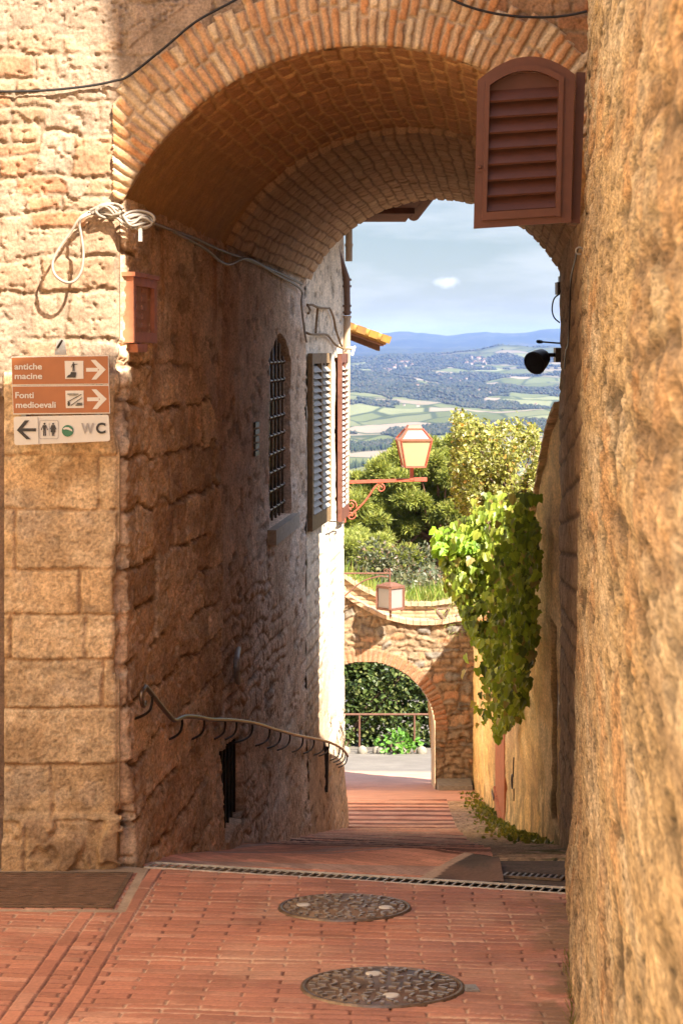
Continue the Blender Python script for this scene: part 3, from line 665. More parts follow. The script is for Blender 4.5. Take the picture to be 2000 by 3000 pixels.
# lower road, brick then pale concrete
dv = np.arange(22.6, 62, .10); xv = np.arange(-9, 9, .12); X, Dg = np.meshgrid(xv, dv, indexing='ij')
c = mixc((.58, .31, .215), (.50, .26, .18), fbm(X * 3, Dg * 2, 4, 560)); gray = mixc((.14, .12, .105), (.20, .175, .15), fbm(X * 2, Dg * 2, 4, 561))
c = mixc(c, gray, sm(40.2, 40.9, Dg + .15 * X))
P = np.stack((X, Dg, G(Dg) - np.where(Dg < 31.4, .17, -.0) ), -1); N = np.zeros_like(P); N[..., 2] = 1
struct(surf('road', P, (fbm(X * 3, Dg * 3, 2, 562) - .5) * .02, c, M['paver'], None, N=N))

# ================================================================== drain, grates, manhole covers
def onplane_box(mb, cx, cd, w, l, z0, z1, rot=0):
    """box lying on the sloping pavement; w across, l along"""
    ca, sa = math.cos(rot), math.sin(rot); q = []
    for z in (z0, z1):
        for a, b in ((-1, -1), (1, -1), (1, 1), (-1, 1)):
            x = a * w / 2; y = b * l / 2; X_ = cx + x * ca - y * sa; D_ = cd + x * sa + y * ca
            q.append((X_, D_, float(plane(D_)) + z))
    return mb.hexa(q)
ang = math.atan2(dr1[1] - dr0[1], dr1[0] - dr0[0]); Ld = math.hypot(dr1[0] - dr0[0], dr1[1] - dr0[1]); mid = (dr0 + dr1) / 2
dgr = thing('drain_channel', (mid[0], mid[1], float(plane(mid[1])) - .06), 'long narrow steel slotted drain crossing the paving at the foot of the arch', 'drain')
mb = MB(); onplane_box(mb, mid[0], mid[1], Ld, .165, -.07, -.045, ang); mb.build('trough', M['dark'], dgr)
mb = MB(); ux, uy = math.cos(ang), math.sin(ang)
for s in (-1, 1): onplane_box(mb, mid[0] - uy * s * .072, mid[1] + ux * s * .072, Ld, .013, -.003, .006, ang)
nbar = 50
for i in range(nbar + 1):
    t = -Ld / 2 + Ld * i / nbar; onplane_box(mb, mid[0] + ux * t, mid[1] + uy * t, .0065, .13, -.004, .003, ang)
mb.build('grating', M['drain_steel'], dgr)
# wide mat-like grate at the foot of the pier
gw = thing('floor_grate', (-1.75, 9.6, float(plane(9.6))), 'wide rusty steel mesh grate set in the paving at the foot of the stone pier', 'grate')
mb = MB(); onplane_box(mb, -1.72, 9.595, 1.30, .86, -.06, -.03); mb.build('pit', M['dark'], gw)
mb = MB()
for i in range(34): onplane_box(mb, -2.35 + i * .0388, 9.595, .012, .83, -.028, .000)
for i in range(17): onplane_box(mb, -1.72, 9.20 + i * .05, 1.29, .020, -.028, .006)
mb.build('mesh', M['mat_grate'], gw)
mb = MB(); onplane_box(mb, -1.064, 9.595, .022, .87, -.03, .009)
for s in (9.165, 10.024): onplane_box(mb, -1.72, s, 1.29, .02, -.03, .009)
mb.build('rim', M['cast_iron'], gw)
gs = MB(); c0 = onP(1570, 2588)
sg = thing('small_grate', (c0[0], c0[1] + .08, c0[2]), 'small dark slotted grate in the concrete patch beside the long drain', 'grate')
onplane_box(gs, c0[0] + .0, c0[1] + .13, .30, .10, .004, .016, ang); gs.build('rim', M['cast_iron'], sg)
gs = MB()
for i in range(9): onplane_box(gs, c0[0] - .12 + i * .03, c0[1] + .13 - .33 * (-.12 + i * .03), .014, .075, .0165, .02, ang)
gs.build('slots', M['dark'], sg)
def manhole(x, y, dia, label, rot, plugs, rings, seed, dirt):
    X0, D0, Z0 = onP(x, y); g = random.Random(seed)
    t = thing('manhole_cover', (X0, D0, Z0), label, 'manhole cover', 'round cast iron manhole covers')
    nrm = Vector((0, .081, 1)).normalized(); R = dia / 2
    mb = MB(); mb.lathe([(R - .02, -.01), (R - .018, .010), (R, .010), (R + .004, .0)], (X0, D0, Z0), nrm, 64); mb.build('rim', M['cast_iron'], t)
    mb = MB(); mb.lathe([(R - .021, -.02), (R - .021, .008), (.001, .0085)], (X0, D0, Z0), nrm, 64)
    mb.build('lid', dirt, t)
    mb = MB()
    def bump(r_, a, w, l, turn):
        px_ = X0 + r_ * math.cos(a); pd = D0 + r_ * math.sin(a); onplane_box(mb, px_, pd, w, l, .005, .0155, a + turn)
    for (r_, n, w, l, turn) in rings:
        for i in range(n):
            a = 2 * math.pi * (i + .5 * g.random()) / n + rot
            if any(math.hypot(r_ * math.cos(a) - p, r_ * math.sin(a) - q) < .045 for p, q in plugs): continue
            bump(r_, a, w, l, turn * (1 if i % 2 else -1))
    mb.build('studs', M['cast_iron_hi'], t)
    for p, q in plugs:
        mb = MB(); mb.lathe([(.033, .004), (.033, .0125), (.026, .0145), (.001, .0145)], (X0 + p, D0 + q, float(plane(D0 + q)) ), nrm, 20); mb.build('plug', M['sign_white'], t)
dirt1 = mat('rust_iron_lid', (.17, .115, .09), .45, .4, sc=6, var=.5, bump=.15); dirt2 = mat('mud_lid', (.24, .16, .11), .5, .3, sc=5, var=.5, bump=.15)
ringsA = [(.055, 6, .03, .012, .5), (.10, 10, .035, .011, .9), (.145, 16, .036, .011, .6), (.19, 20, .04, .011, 1.0), (.235, 26, .04, .012, .5), (.272, 34, .026, .014, 0)]
ringsB = [(.05, 5, .035, .012, .2), (.095, 12, .028, .012, 1.2), (.14, 16, .032, .012, .3), (.185, 22, .03, .012, 1.2), (.232, 28, .036, .011, .8), (.266, 36, .022, .012, .1)]
manhole(1120, 2894, .63, 'nearer round cast iron manhole cover with a small square valve lid beside it', .2, ((-.03, .19), (.03, -.16)), ringsA, 3, dirt1)
manhole(1009, 2661, .61, 'muddy round cast iron manhole cover next to the long drain', .5, ((-.19, .03), (.19, -.03)), ringsB, 5, dirt2)
vx = onP(1378, 2899); mb = MB(); onplane_box(mb, vx[0], vx[1], .055, .10, -.01, .008, .1); onplane_box(mb, vx[0] - .004, vx[1], .03, .06, .008, .012, .1)
tag(mb.build('valve_lid', M['galv'], None), 'small square pale metal valve lid in the paving right of the nearer manhole cover', 'valve lid')

# ================================================================== left house below the arch
lh = thing('left_house', (-2.2, 21, -5.2), 'pale plastered house below the arch with louvred shutters, its far end in full sun', 'house')
dv = np.arange(18.93, 23.0, .014); zv = np.arange(-5.9, 1.6, .016); Dg, Zg = np.meshgrid(dv, zv, indexing='ij'); u, v = Dg, Zg
c = mixc((.80, .67, .52), (.72, .59, .44), fbm(u * 3, v * 1.5, 5, 600)); c = mixc(c, (.62, .52, .40), sm(.5, .7, fbm(u * 1.7, v * .8, 4, 601)) * .7)
low = sm(-2.5, -4.2, v + (fbm(u * 3, v * 2, 3, 603) - .5)); c = mixc(c, (.50, .34, .22), low * sm(21.9, 20.4, u))
sp = sm(.66, .72, fbm(u * 6, v * 13, 3, 604)); c = c * (1 - .5 * sp[..., None])
idr, drr = courses(u + (fbm(u * 3, v * 3, 3, 605) - .5) * .1, v, rows(-6, 2, .1, .2, 606), .15, .4, 607)
rub = sm(.50, .62, fbm(u * 1.1, v * .9, 3, 608)) * sm(-1.4, -2.4, v); er = sm(.004, .03, drr)
H = (fbm(u * 1.6, v * 3, 4, 602) - .5) * .03 - sp * .012 + rub * (er * .014 - .007) + .06 * sm(1.2, 0, v - G(u)) ** 2
c = mixc(c, (.2, .13, .08), rub * (1 - er) * .6)
P = np.stack((XL(Dg), Dg, Zg), -1); surf('wall', P, H, c, M['plaster'], lh, ref=(3, 18, -1))
mb = MB(); mb.hexa([(-6, 18.95, -6), (XL(18.95) - .04, 18.95, -6), (XL(22.98) - .02, 22.98, -6), (-6, 22.98, -6), (-6, 18.95, 1.55), (XL(18.95) - .04, 18.95, 1.55), (XL(22.98) - .02, 22.98, 1.55), (-6, 22.98, 1.55)])
mb.build('rear_wall', M['plain_wall'], lh)
ev = MB(); ev.hexa([(-.4, 18.97, 1.46), (.80, 18.97, 1.46), (.74, 22.9, 1.46), (-.1, 22.9, 1.46), (-.4, 18.97, 1.50), (.80, 18.97, 1.50), (.74, 22.9, 1.50), (-.1, 22.9, 1.50)])
ev.hexa([(-.3, 20.6, 1.40), (.76, 20.6, 1.40), (.76, 20.64, 1.40), (-.3, 20.64, 1.40), (-.3, 20.6, 1.457), (.76, 20.6, 1.457), (.76, 20.64, 1.457), (-.3, 20.64, 1.457)])
ev.build('eave', M['soffit'], lh)
rf = MB(); rf.hexa([(-6.2, 18.96, 3.6), (.92, 18.96, 1.56), (.86, 23.1, 1.56), (-6.2, 23.1, 3.6), (-6.2, 18.96, 3.72), (.92, 18.96, 1.68), (.86, 23.1, 1.68), (-6.2, 23.1, 3.72)])
for k in range(20):
    y = 19.02 + k * .21; rf.tube([(-1.5, y, 2.42), (.99, y, 1.705)], .07, 8)
rf.build('roof', M['terracotta_tile'], lh)
gt = MB(); ga = [(.89 + .075 * math.cos(a), 1.555 + .075 * math.sin(a)) for a in np.linspace(math.pi, 2 * math.pi, 9)]
gv = [(x, 18.98, z) for x, z in ga] + [(x - .05, 23.05, z) for x, z in ga]
gt.add(gv, [(i, i + 1, 10 + i, 9 + i) for i in range(8)], True); gv2 = [(.89 + (x - .89) * .88, y, 1.555 + (z - 1.555) * .88) for x, y, z in gv]
gt.add(gv2, [(i, i + 1, 10 + i, 9 + i) for i in range(8)], True); gt.add(gv[9:], [tuple(range(9))]); gt.build('gutter', M['soffit'], lh)
pp = MB(); pp.tube([dp(801, 505, 22.75), dp(801, 600, 22.75)], .042, 10); pp.tube([dp(797, 725, 22.7), dp(795, 900, 22.7), dp(793, 1150, 22.7)], .042, 10)
pp.tube([dp(797, 725, 22.7), dp(797, 731, 22.7)], .05, 10); pp.tube([dp(794, 1000, 22.7), dp(794, 1006, 22.7)], .05, 10); pp.tube([dp(794, 1040, 22.7), dp(794, 1045, 22.7)], .05, 10); pp.tube([dp(801, 560, 22.75), dp(801, 566, 22.75)], .05, 10)
dpipe = pp.build('downpipe', M['pipe'], lh)
pp = MB(); pp.tube([dp(768, 548, 22.4), dp(773, 575, 22.5), dp(786, 612, 22.65), dp(796, 640, 22.68), dp(797, 724, 22.7)], .040, 10)
for y in (640, 655, 700, 715): pp.tube([dp(797, y, 22.7), dp(797, y + 5, 22.7)], .052, 10)
pp.build('elbow', M['pipe_brown'], dpipe)
def louvre_leaf(name, parent, D0, D1, z0, z1, off0, off1, fm, sm_, label, n):
    e_ = bpy.data.objects.new(name, None); C.objects.link(e_); e_.parent = parent; e_.location = Vector(LW((D0 + D1) / 2, z0, off0)) - origin_of(parent); e_['label'] = label
    a = Vector(LW(D0, z0, off0)); b = Vector(LW(D1, z0, off1)); Uv = (b - a); Lw = Uv.length; Uv.normalize(); Vz = Vector((0, 0, 1)); h = z1 - z0
    nr = Vector((Uv.y, -Uv.x, 0))
    fb = MB()
    for x0, x1 in ((0, .10), (Lw / 2 - .05, Lw / 2 + .05), (Lw - .10, Lw)): fb.prism([(x0, 0), (x1, 0), (x1, h), (x0, h)], a, Uv, Vz, .045)
    for y0, y1 in ((0, .14), (h - .1, h)): fb.prism([(.10, y0), (Lw / 2 - .05, y0), (Lw / 2 - .05, y1), (.10, y1)], a, Uv, Vz, .043); fb.prism([(Lw / 2 + .05, y0), (Lw - .1, y0), (Lw - .1, y1), (Lw / 2 + .05, y1)], a, Uv, Vz, .043)
    fb.build('frame', fm, e_)
    sb = MB()
    for k in range(n):
        z = .15 + (h - .27) * k / n; dz = (h - .27) / n
        for x0, x1 in ((.10, Lw / 2 - .05), (Lw / 2 + .05, Lw - .10)):
            p = a + Uv * x0 + Vz * z + nr * .028; q = a + Uv * x1 + Vz * z + nr * .028; up = Vz * dz * .80 - nr * .05; t_ = Vz * .008
            sb.hexa([p, q, q + up, p + up, p + t_, q + t_, q + up + t_, p + up + t_])
    sb.build('louvre', sm_, e_)
    bb = MB(); bb.prism([(.1, .1), (Lw - .1, .1), (Lw - .1, h - .08), (.1, h - .08)], a - nr * .03, Uv, Vz, .006); bb.build('backing', M['dark'], e_)
louvre_leaf('window_shutter', lh, 18.99, 20.35, -1.76, -.05, .03, .08, M['wood_grey'], M['wood_slat'], 'weathered grey brown louvred shutter', 22)
louvre_leaf('window_shutter', lh, 21.85, 22.82, -1.92, -.06, .05, .05, M['brown_paint_old'], M['wood_slat'], 'red brown louvred shutter by the downpipe', 26)

# neighbouring house lower down, only its roof corner shows
nh = thing('neighbour_house', (-2, 31, -7), 'house behind the left one, only its lichened tile eave showing past the downpipe', 'house')
mb = MB(); mb.box((-7, 27.5, -8), (-.20, 35.9, .62)); mb.build('wall', mat('pale_render', (.74, .62, .46), .95, sc=3, bump=.4, dist=.02, var=.12), nh)
a = dp(878, 795, 28); rfm = MB(); x1 = a[0]; z1 = a[2]; sl_ = .36
rfm.hexa([(-6, 27.3, z1 + (x1 + 6) * sl_), (x1, 27.3, z1), (x1, 36, z1), (-6, 36, z1 + (x1 + 6) * sl_), (-6, 27.3, z1 + (x1 + 6) * sl_ + .05), (x1, 27.3, z1 + .05), (x1, 36, z1 + .05), (-6, 36, z1 + (x1 + 6) * sl_ + .05)])
eav = rfm.build('eave', mat('eave_tiles', (.24, .12, .07), .9, sc=9), nh)
rfm = MB(); rfm.hexa([(-6, 27.25, z1 + (x1 + 6) * sl_ + .052), (x1 + .02, 27.25, z1 + .046), (x1 + .02, 36, z1 + .046), (-6, 36, z1 + (x1 + 6) * sl_ + .052), (-6, 27.25, z1 + (x1 + 6) * sl_ + .09), (x1 + .02, 27.25, z1 + .08), (x1 + .02, 36, z1 + .08), (-6, 36, z1 + (x1 + 6) * sl_ + .09)])
for k in range(42):
    y = 27.3 + k * .21; rfm.tube([(-3, y, z1 + (x1 + 3) * sl_ + .10), (x1 + .05, y, z1 + .075)], .065, 8)
for k in range(14):
    xx = x1 - k * .17; rfm.box((xx - .03, 27.22, z1 + (x1 - xx) * sl_ + .05), (xx + .1, 27.4, z1 + (x1 - xx) * sl_ + .15), Matrix.Rotation(.34, 3, 'Y'))
rfm.build('roof', M['lichen_tile'], nh)
for k in range(5):
    rfm = MB(); rfm.hexa([(-.2, 27.8 + k * .5, .25), (x1 - .04, 27.8 + k * .5, z1 - .07), (x1 - .04, 27.9 + k * .5, z1 - .07), (-.2, 27.9 + k * .5, .25), (-.2, 27.8 + k * .5, z1 + (x1 + .2) * sl_ - .002), (x1 - .04, 27.8 + k * .5, z1 + .012), (x1 - .04, 27.9 + k * .5, z1 + .012), (-.2, 27.9 + k * .5, z1 + (x1 + .2) * sl_ - .002)])
    rfm.build('rafter', M['pipe_brown'], nh)

# ================================================================== garden wall on the right of the street
gwl = thing('garden_wall', (2.2, 26, -6.5), 'tall ochre plastered garden wall running down the right side with a wooden door', 'wall')
def ZT(D): return np.interp(D, [16.4, 17.45, 18.4, 18.8, 21, 24, 30, 36.3], [-.46, -.71, -1.11, -1.33, -2.1, -2.9, -4.1, -4.93])
dv = np.arange(16.53, 36.0, .022); zv = np.arange(-8.6, -.35, .02); Dg, Zg = np.meshgrid(dv, zv, indexing='ij'); u, v = Dg, Zg
c = mixc((.84, .57, .24), (.74, .47, .18), fbm(u * .6, v * 1.6, 5, 650)); c = mixc(c, (.86, .66, .36), sm(.5, .7, fbm(u * .4, v * 1.3, 4, 651)) * .7)
c = mixc(c, (.50, .31, .14), sm(.55, .7, fbm(u * 1.0, v * 2.6, 4, 652)) * .6); c = mixc(c, (.22, .17, .07), sm(1.3, .0, v - G(u)) * sm(.4, .6, fbm(u * 4, v * 3, 4, 653)) * .7)
H = (fbm(u * .9, v * 3, 5, 654) - .5) * .06 + (fbm(u * 4, v * 12, 3, 655) - .5) * .02
door = (u > 25.0) & (u < 27.45) & (v < -4.25) & (v > G(u) + .02); c = np.where(door[..., None], np.array((.30, .2, .1)), c); H = np.where(door, -.06, H)
niche = (u > 16.92) & (u < 17.5) & (v < -2.4) & (v > -4.15); c = np.where(niche[..., None], np.array((.12, .05, .03)), c); H = np.where(niche, -.08, H)
P = np.stack((XR(Dg), Dg, Zg), -1); surf('wall', P, H, c, M['plaster'], gwl, ref=(-3, 26, -3), keep=Zg < ZT(Dg))
cp = MB()
dcur = 16.6
while dcur < 36:
    d2 = dcur + .34; x0 = float(XR(dcur)); z = float(ZT(dcur)) ; z2 = float(ZT(d2))
    cp.hexa([(x0 - .06, dcur - .03, z + .0), (x0 + .5, dcur - .03, z + .03), (x0 + .5, d2, z2 + .03), (x0 - .06, d2, z2 + .0), (x0 - .06, dcur - .03, z + .055), (x0 + .5, dcur - .03, z + .16), (x0 + .5, d2, z2 + .16 - .03), (x0 - .06, d2, z2 + .055 - .03)])
    dcur = d2 - .02
cp.build('coping', mat('ochre_coping_tile', (.60, .41, .22), .9, sc=9, var=.4, bump=.4, dist=.01), gwl)
bk = MB()
for a, b in zip(np.linspace(16.53, 36, 21)[:-1], np.linspace(16.53, 36, 21)[1:]):
    bk.hexa([(float(XR(a)) + .3, a, -9), (float(XR(a)) + .48, a, -9), (float(XR(b)) + .48, b, -9), (float(XR(b)) + .3, b, -9), (float(XR(a)) + .3, a, float(ZT(a)) - .02), (float(XR(a)) + .48, a, float(ZT(a)) - .02), (float(XR(b)) + .48, b, float(ZT(b)) - .02), (float(XR(b)) + .3, b, float(ZT(b)) - .02)])
bk.build('rear_face', M['plain_wall'], gwl)
M['door_wood'] = mat('orange_brown_door', (.46, .155, .06), .85, sc=7, var=.25, bump=.1)
a = np.array((float(XR(25.0)) + .005, 25.03)); b = np.array((float(XR(27.45)) + .005, 27.42)); O = Vector((a[0], a[1], -6.55)); Uv = Vector((b[0] - a[0], b[1] - a[1], 0)); Lw = Uv.length; Uv.normalize()
db = MB()
for k in range(8):
    x0 = Lw * k / 8 + .004; x1 = Lw * (k + 1) / 8 - .004; db.prism([(x0, 0), (x1, 0), (x1, 2.3), (x0, 2.3)], O, Uv, (0, 0, 1), .05)
for z in (.35, 1.85): db.prism([(.02, z), (Lw - .02, z), (Lw - .02, z + .14), (.02, z + .14)], O + Vector((-.034, 0, 0)), Uv, (0, 0, 1), .035)
door_ = db.build('door', M['door_wood'], gwl)
hb = MB()
for z in (.42, 1.92): hb.beam(O + Uv * (Lw - .5) + Vector((-.07, 0, z)), O + Uv * (Lw + .02) + Vector((-.07, 0, z)), .012, .05)
hb.build('hinge', M['iron'], door_)
db = MB(); db.prism([(16.94, -4.15), (17.48, -4.15), (17.48, -2.42), (16.94, -2.42)], (float(XR(17.2)) + .06, 0, 0), (0, 1, 0), (0, 0, 1), .02); db.build('side_door', M['pipe_brown'], gwl)
rg = MB(); p = Vector(((1500 * 1.0 - 1000) / F * 23.0, 23.0, 0)); xw = float(XR(22.8)) - .03; zc = -(2290 - HY) / F * 22.8
rg.tube([(xw, 22.8 + .0, zc + .28), (xw - .01, 22.8, zc + .05)], .008, 6); rg.tube([(xw - .02, 22.8 + .08 * math.cos(t), zc + .08 * math.sin(t)) for t in np.linspace(0, 6.28, 16)[:-1]], .008, 6, close=True); rg.tube([(xw, 22.8, zc - .08), (xw, 22.8, zc - .22)], .008, 6)
rg.build('tether_ring', M['iron'], gwl)

# ================================================================== rubble wall with the low arch at the bottom of the street
ga_ = thing('garden_arch', (.6, 36.7, -8.1), 'rubble stone wall with a low brick arch across the bottom of the street', 'wall')
cop_x = [(-400, 640), (500, 1080), (790, 1366), (830, 1392), (880, 1417), (940, 1431), (1000, 1432), (1050, 1423), (1120, 1418)]
CX = [(x * S - 1000) / F * 36 for x, y in cop_x]; CZ = [(HY - y * S) / F * 36 for x, y in cop_x]
def ZC(X): return np.interp(X, CX, CZ)
gcx, gcz, gr_ = (840 * S - 1000) / F * 36, (HY - 1678 * S) / F * 36, 158 * S / F * 36
xv = np.arange(-4, 2.42, .02); zv = np.arange(-8.6, -1.0, .02); X, Z = np.meshgrid(xv, zv, indexing='ij')
wx = (fbm(X * 3, Z * 3, 4, 700) - .5) * .30; wz = (fbm(X * 3 + 7, Z * 3, 4, 701) - .5) * .24
idx, d = courses(X + wx, Z + wz, rows(-9, 0, .07, .22, 702), .12, .42, 703); e = sm(.0, .035, d + (fbm(X * 14, Z * 14, 3, 706) - .5) * .05)
q = rnd(idx, 1); q2 = rnd(idx, 2); c = mixc((.31, .215, .13), (.25, .17, .10), q); c = mixc(c, (.18, .155, .125), sm(.7, .9, q2)); c = mixc(c, (.40, .20, .10), sm(.25, .1, q2) * .7)
c = mixc(c, c * .55, sm(.5, .7, fbm(X * 8, Z * 8, 4, 704)) * .5); c = mixc((.16, .11, .068), c, e); H = e * (.012 + .03 * q2) + (fbm(X * 9, Z * 9, 4, 705) - .5) * .09
r = np.hypot(X - gcx, Z - gcz); tt = np.arctan2(Z - gcz, X - gcx); kk = np.floor(tt * gr_ / .085); fu = tt * gr_ / .085 - kk
ringm = (r < gr_ + .24) & (Z > gcz); ev_ = sm(.05, .2, np.minimum(fu, 1 - fu)); cr = mixc((.30, .20, .125), mixc((.30, .14, .07), (.26, .155, .09), rnd(kk.astype(int), 3)), ev_)
c = np.where(ringm[..., None], cr, c); H = np.where(ringm, ev_ * .03 + .01, H)
keep = (Z < ZC(X)) & ~(((r < gr_) & (Z > gcz)) | ((np.abs(X - gcx) < gr_) & (Z <= gcz)))
P = np.stack((X, np.full_like(X, 36.0), Z), -1); N = np.zeros_like(P); N[..., 1] = -1; surf('wall', P, H, c, M['passage'], ga_, N=N, keep=keep)
body = MB(); n = 24; aa = np.linspace(0, math.pi, n)
for i in range(n - 1):   # intrados
    p, q_ = aa[i], aa[i + 1]; body.add([(gcx + gr_ * math.cos(t), y, gcz + gr_ * math.sin(t)) for t, y in ((p, 35.99), (q_, 35.99), (q_, 37.5), (p, 37.5))], [(0, 1, 2, 3)])
for s in (-1, 1): body.add([(gcx + s * gr_, 35.99, gcz), (gcx + s * gr_, 37.5, gcz), (gcx + s * gr_, 37.5, -9), (gcx + s * gr_, 35.99, -9)], [(0, 1, 2, 3)])
body.build('intrados', M['plain_wall'], ga_)
xq = np.linspace(-4, 2.42, 41); bk = MB()
for a, b in zip(xq[:-1], xq[1:]):
    za, zb_ = float(ZC(a)), float(ZC(b))
    def lowz(x): return gcz + math.sqrt(max(0, gr_ ** 2 - (x - gcx) ** 2)) if abs(x - gcx) < gr_ else -9
    la, lb = lowz(a), lowz(b)
    bk.add([(a, 37.5, la), (b, 37.5, lb), (b, 37.5, zb_), (a, 37.5, za)], [(0, 1, 2, 3)])
    bk.add([(a, 36.05, za - .25), (b, 36.05, zb_ - .25), (b, 37.3, zb_ - .25), (a, 37.3, za - .25)], [(0, 1, 2, 3)])
bk.build('walkway', M['plain_wall'], ga_)
par = MB()
xv2 = np.arange(-4, 2.42, .025); zv2 = np.arange(0, .42, .02); Xp, Zp = np.meshgrid(xv2, zv2, indexing='ij'); Zw = ZC(Xp) - .26 + Zp
idx, d = courses(Xp, Zw + 0 * Xp, rows(-6, 0, .07, .1, 720), .15, .3, 721); e = sm(.004, .02, d); c = mixc((.26, .17, .11), mixc((.42, .24, .13), (.38, .28, .18), rnd(idx, 2)), e)
surf('parapet', np.stack((Xp, np.full_like(Xp, 37.25), Zw), -1), e * .02, c, M['brick'], ga_, N=np.broadcast_to(np.array((0., -1, 0)), Xp.shape + (3,)))
M['coping_brick'] = mat('coping_brick', (.36, .24, .15), .9, sc=12, var=.35, bump=.3)
def coping(y0, y1, dz, name):
    cb = MB(); x = -3.9
    while x < 2.40:
        x2 = x + .13; za, zb_ = float(ZC(x)) + dz, float(ZC(x2)) + dz; j = random.uniform(-.006, .006)
        cb.hexa([(x + .004, y0, za + j), (x2 - .004, y0, zb_ + j), (x2 - .004, y1, zb_ + j), (x + .004, y1, za + j), (x + .004, y0, za + .075 + j), (x2 - .004, y0, zb_ + .075 + j), (x2 - .004, y1, zb_ + .075 + j), (x + .004, y1, za + .075 + j)]); x = x2
    cb.build(name, M['coping_brick'], ga_)
coping(35.90, 36.30, -.02, 'coping'); coping(37.15, 37.55, .16, 'coping')
kb = MB(); p0 = dp(1005, 1845, 35.6)
kb.hexa([(p0[0] - .02, 35.2, -8.3), (2.33, 35.2, -8.3), (2.33, 35.9, -8.3), (p0[0] - .02, 35.9, -8.3), (p0[0], 35.3, -7.80), (2.33, 35.25, -7.80), (2.33, 35.9, -7.80), (p0[0], 35.9, -7.80)])
kb.build('kerb_block', M['pale_stone'], ga_)
# ================================================================== direction sign on the pier
YS = 10.06; ks = YS / F
def sx(x, y, dy=0): return Vector(px(x, y, YS - dy))
sign = thing('direction_sign', px(175, 1305, 10.14), 'stack of two brown boards and a white WC board on the sunlit stone pier', 'sign')
def board(name, c4, th, m, parent, dy=0, rnd_=0):
    """c4: pixel corners tl,tr,br,bl"""
    mb = MB(); p = [sx(*q, dy) for q in c4]
    if rnd_:
        out = []
        for i in range(4):
            a, b, c_ = p[i - 1], p[i], p[(i + 1) % 4]; u_ = (a - b).normalized() * rnd_; w_ = (c_ - b).normalized() * rnd_
            for t in (0, .25, .5, .75, 1): out.append(b + u_ * (1 - t) ** 2 + w_ * t ** 2)
        p = out
    n = len(p); q = [v + Vector((0, th, 0)) for v in p]
    mb.add(p + q, [tuple(range(n)), tuple(range(2 * n - 1, n - 1, -1))] + [(i, n + i, n + (i + 1) % n, (i + 1) % n) for i in range(n)])
    return mb.build(name, m, parent)
def zz(x, y): return (x * .2296, 1000 + y * .2296)      # pixels of the enlargement to photo pixels
def sheet(name, polys, m, parent, dy=.004):
    mb = MB()
    for pl_ in polys:
        p = [sx(*zz(*q), dy) for q in pl_]; q = [v + Vector((0, .003, 0)) for v in p]; n = len(p)
        mb.add(p + q, [tuple(range(n)), tuple(range(2 * n - 1, n - 1, -1))] + [(i, n + i, n + (i + 1) % n, (i + 1) % n) for i in range(n)])
    return mb.build(name, m, parent)
def text(name, s, x, y, h, m, parent, bold=.02, width=None, tilt=0, dy=.0045):
    """lettering with its baseline starting at the enlargement's pixel x, y and capital height h"""
    cu = bpy.data.curves.new(name, 'FONT'); cu.body = s; cu.size = 1; cu.offset = bold; cu.extrude = .01
    o = bpy.data.objects.new('tmp', cu); C.objects.link(o); dg = bpy.context.evaluated_depsgraph_get()
    me = bpy.data.meshes.new_from_object(o.evaluated_get(dg)); C.objects.unlink(o); bpy.data.objects.remove(o)
    co = np.empty(len(me.vertices) * 3, np.float32); me.vertices.foreach_get('co', co); co = co.reshape(-1, 3)
    x0 = co[:, 0].min(); wd_ = co[:, 0].max() - x0; k = h * .2296 * ks / .70; kx = (width * .2296 * ks / wd_) if width else k
    px0 = sx(*zz(x, y), dy); a = (co[:, 0] - x0) * kx; b = co[:, 1] * k
    out = np.stack((px0.x + a * math.cos(tilt) - b * math.sin(tilt) * .3, px0.y - co[:, 2] * .1, px0.z + b + a * math.sin(tilt)), -1)
    me.vertices.foreach_set('co', out.astype(np.float32).ravel()); me.materials.clear(); me.materials.append(m); me.update()
    return link_mesh(name, me, parent)
tl = math.radians(.9)
P1 = [zz(*q) for q in ((150, 196), (1388, 178), (1395, 548), (160, 560))]
P2 = [zz(*q) for q in ((158, 566), (1395, 556), (1408, 920), (172, 934))]
P3 = [zz(*q) for q in ((176, 962), (1390, 936), (1408, 1272), (188, 1326))]
b1 = board('sign_board', P1, .012, M['sign_white'], sign); b1['label'] = 'brown board reading antiche macine'
b2 = board('sign_board', P2, .012, M['sign_white'], sign); b2['label'] = 'brown board reading Fonti medioevali'
b3 = board('sign_board', P3, .010, M['sign_white'], sign, .004, .014); b3['label'] = 'white board reading WC with an arrow to the left'
sheet('brown_face', [((153, 206), (1380, 188), (1386, 538), (163, 549))], M['sign_brown'], b1, .0016)
sheet('brown_face', [((164, 578), (1388, 568), (1398, 908), (178, 918))], M['sign_brown'], b2, .0016)
text('lettering', 'antiche', 188, 358, 76, M['sign_white'], b1, width=350, tilt=tl * .3); text('lettering', 'macine', 192, 480, 76, M['sign_white'], b1, width=350, tilt=tl * .3)
text('lettering', 'Fonti', 200, 724, 76, M['sign_white'], b2, width=235, tilt=tl * .3); text('lettering', 'medioevali', 206, 848, 76, M['sign_white'], b2, width=508, tilt=tl * .3)
def arrow_r(b, y0, x0, dx=0):
    sheet('arrow', [((x0, y0 - 22), (x0 + 150, y0 - 24), (x0 + 150, y0 + 24), (x0, y0 + 26)), ((x0 + 58, y0 - 124), (x0 + 118, y0 - 126), (x0 + 250, y0 - 2), (x0 + 165, y0 + 0)), ((x0 + 165, y0 + .5), (x0 + 250, y0 - 1.5), (x0 + 128, y0 + 126), (x0 + 68, y0 + 126))], M['sign_white'], b)
arrow_r(b1, 362, 1102); arrow_r(b2, 738, 1114)
pc = sheet('pictogram', [((828, 250), (1066, 248), (1068, 478), (836, 480))], M['sign_white'], b1)
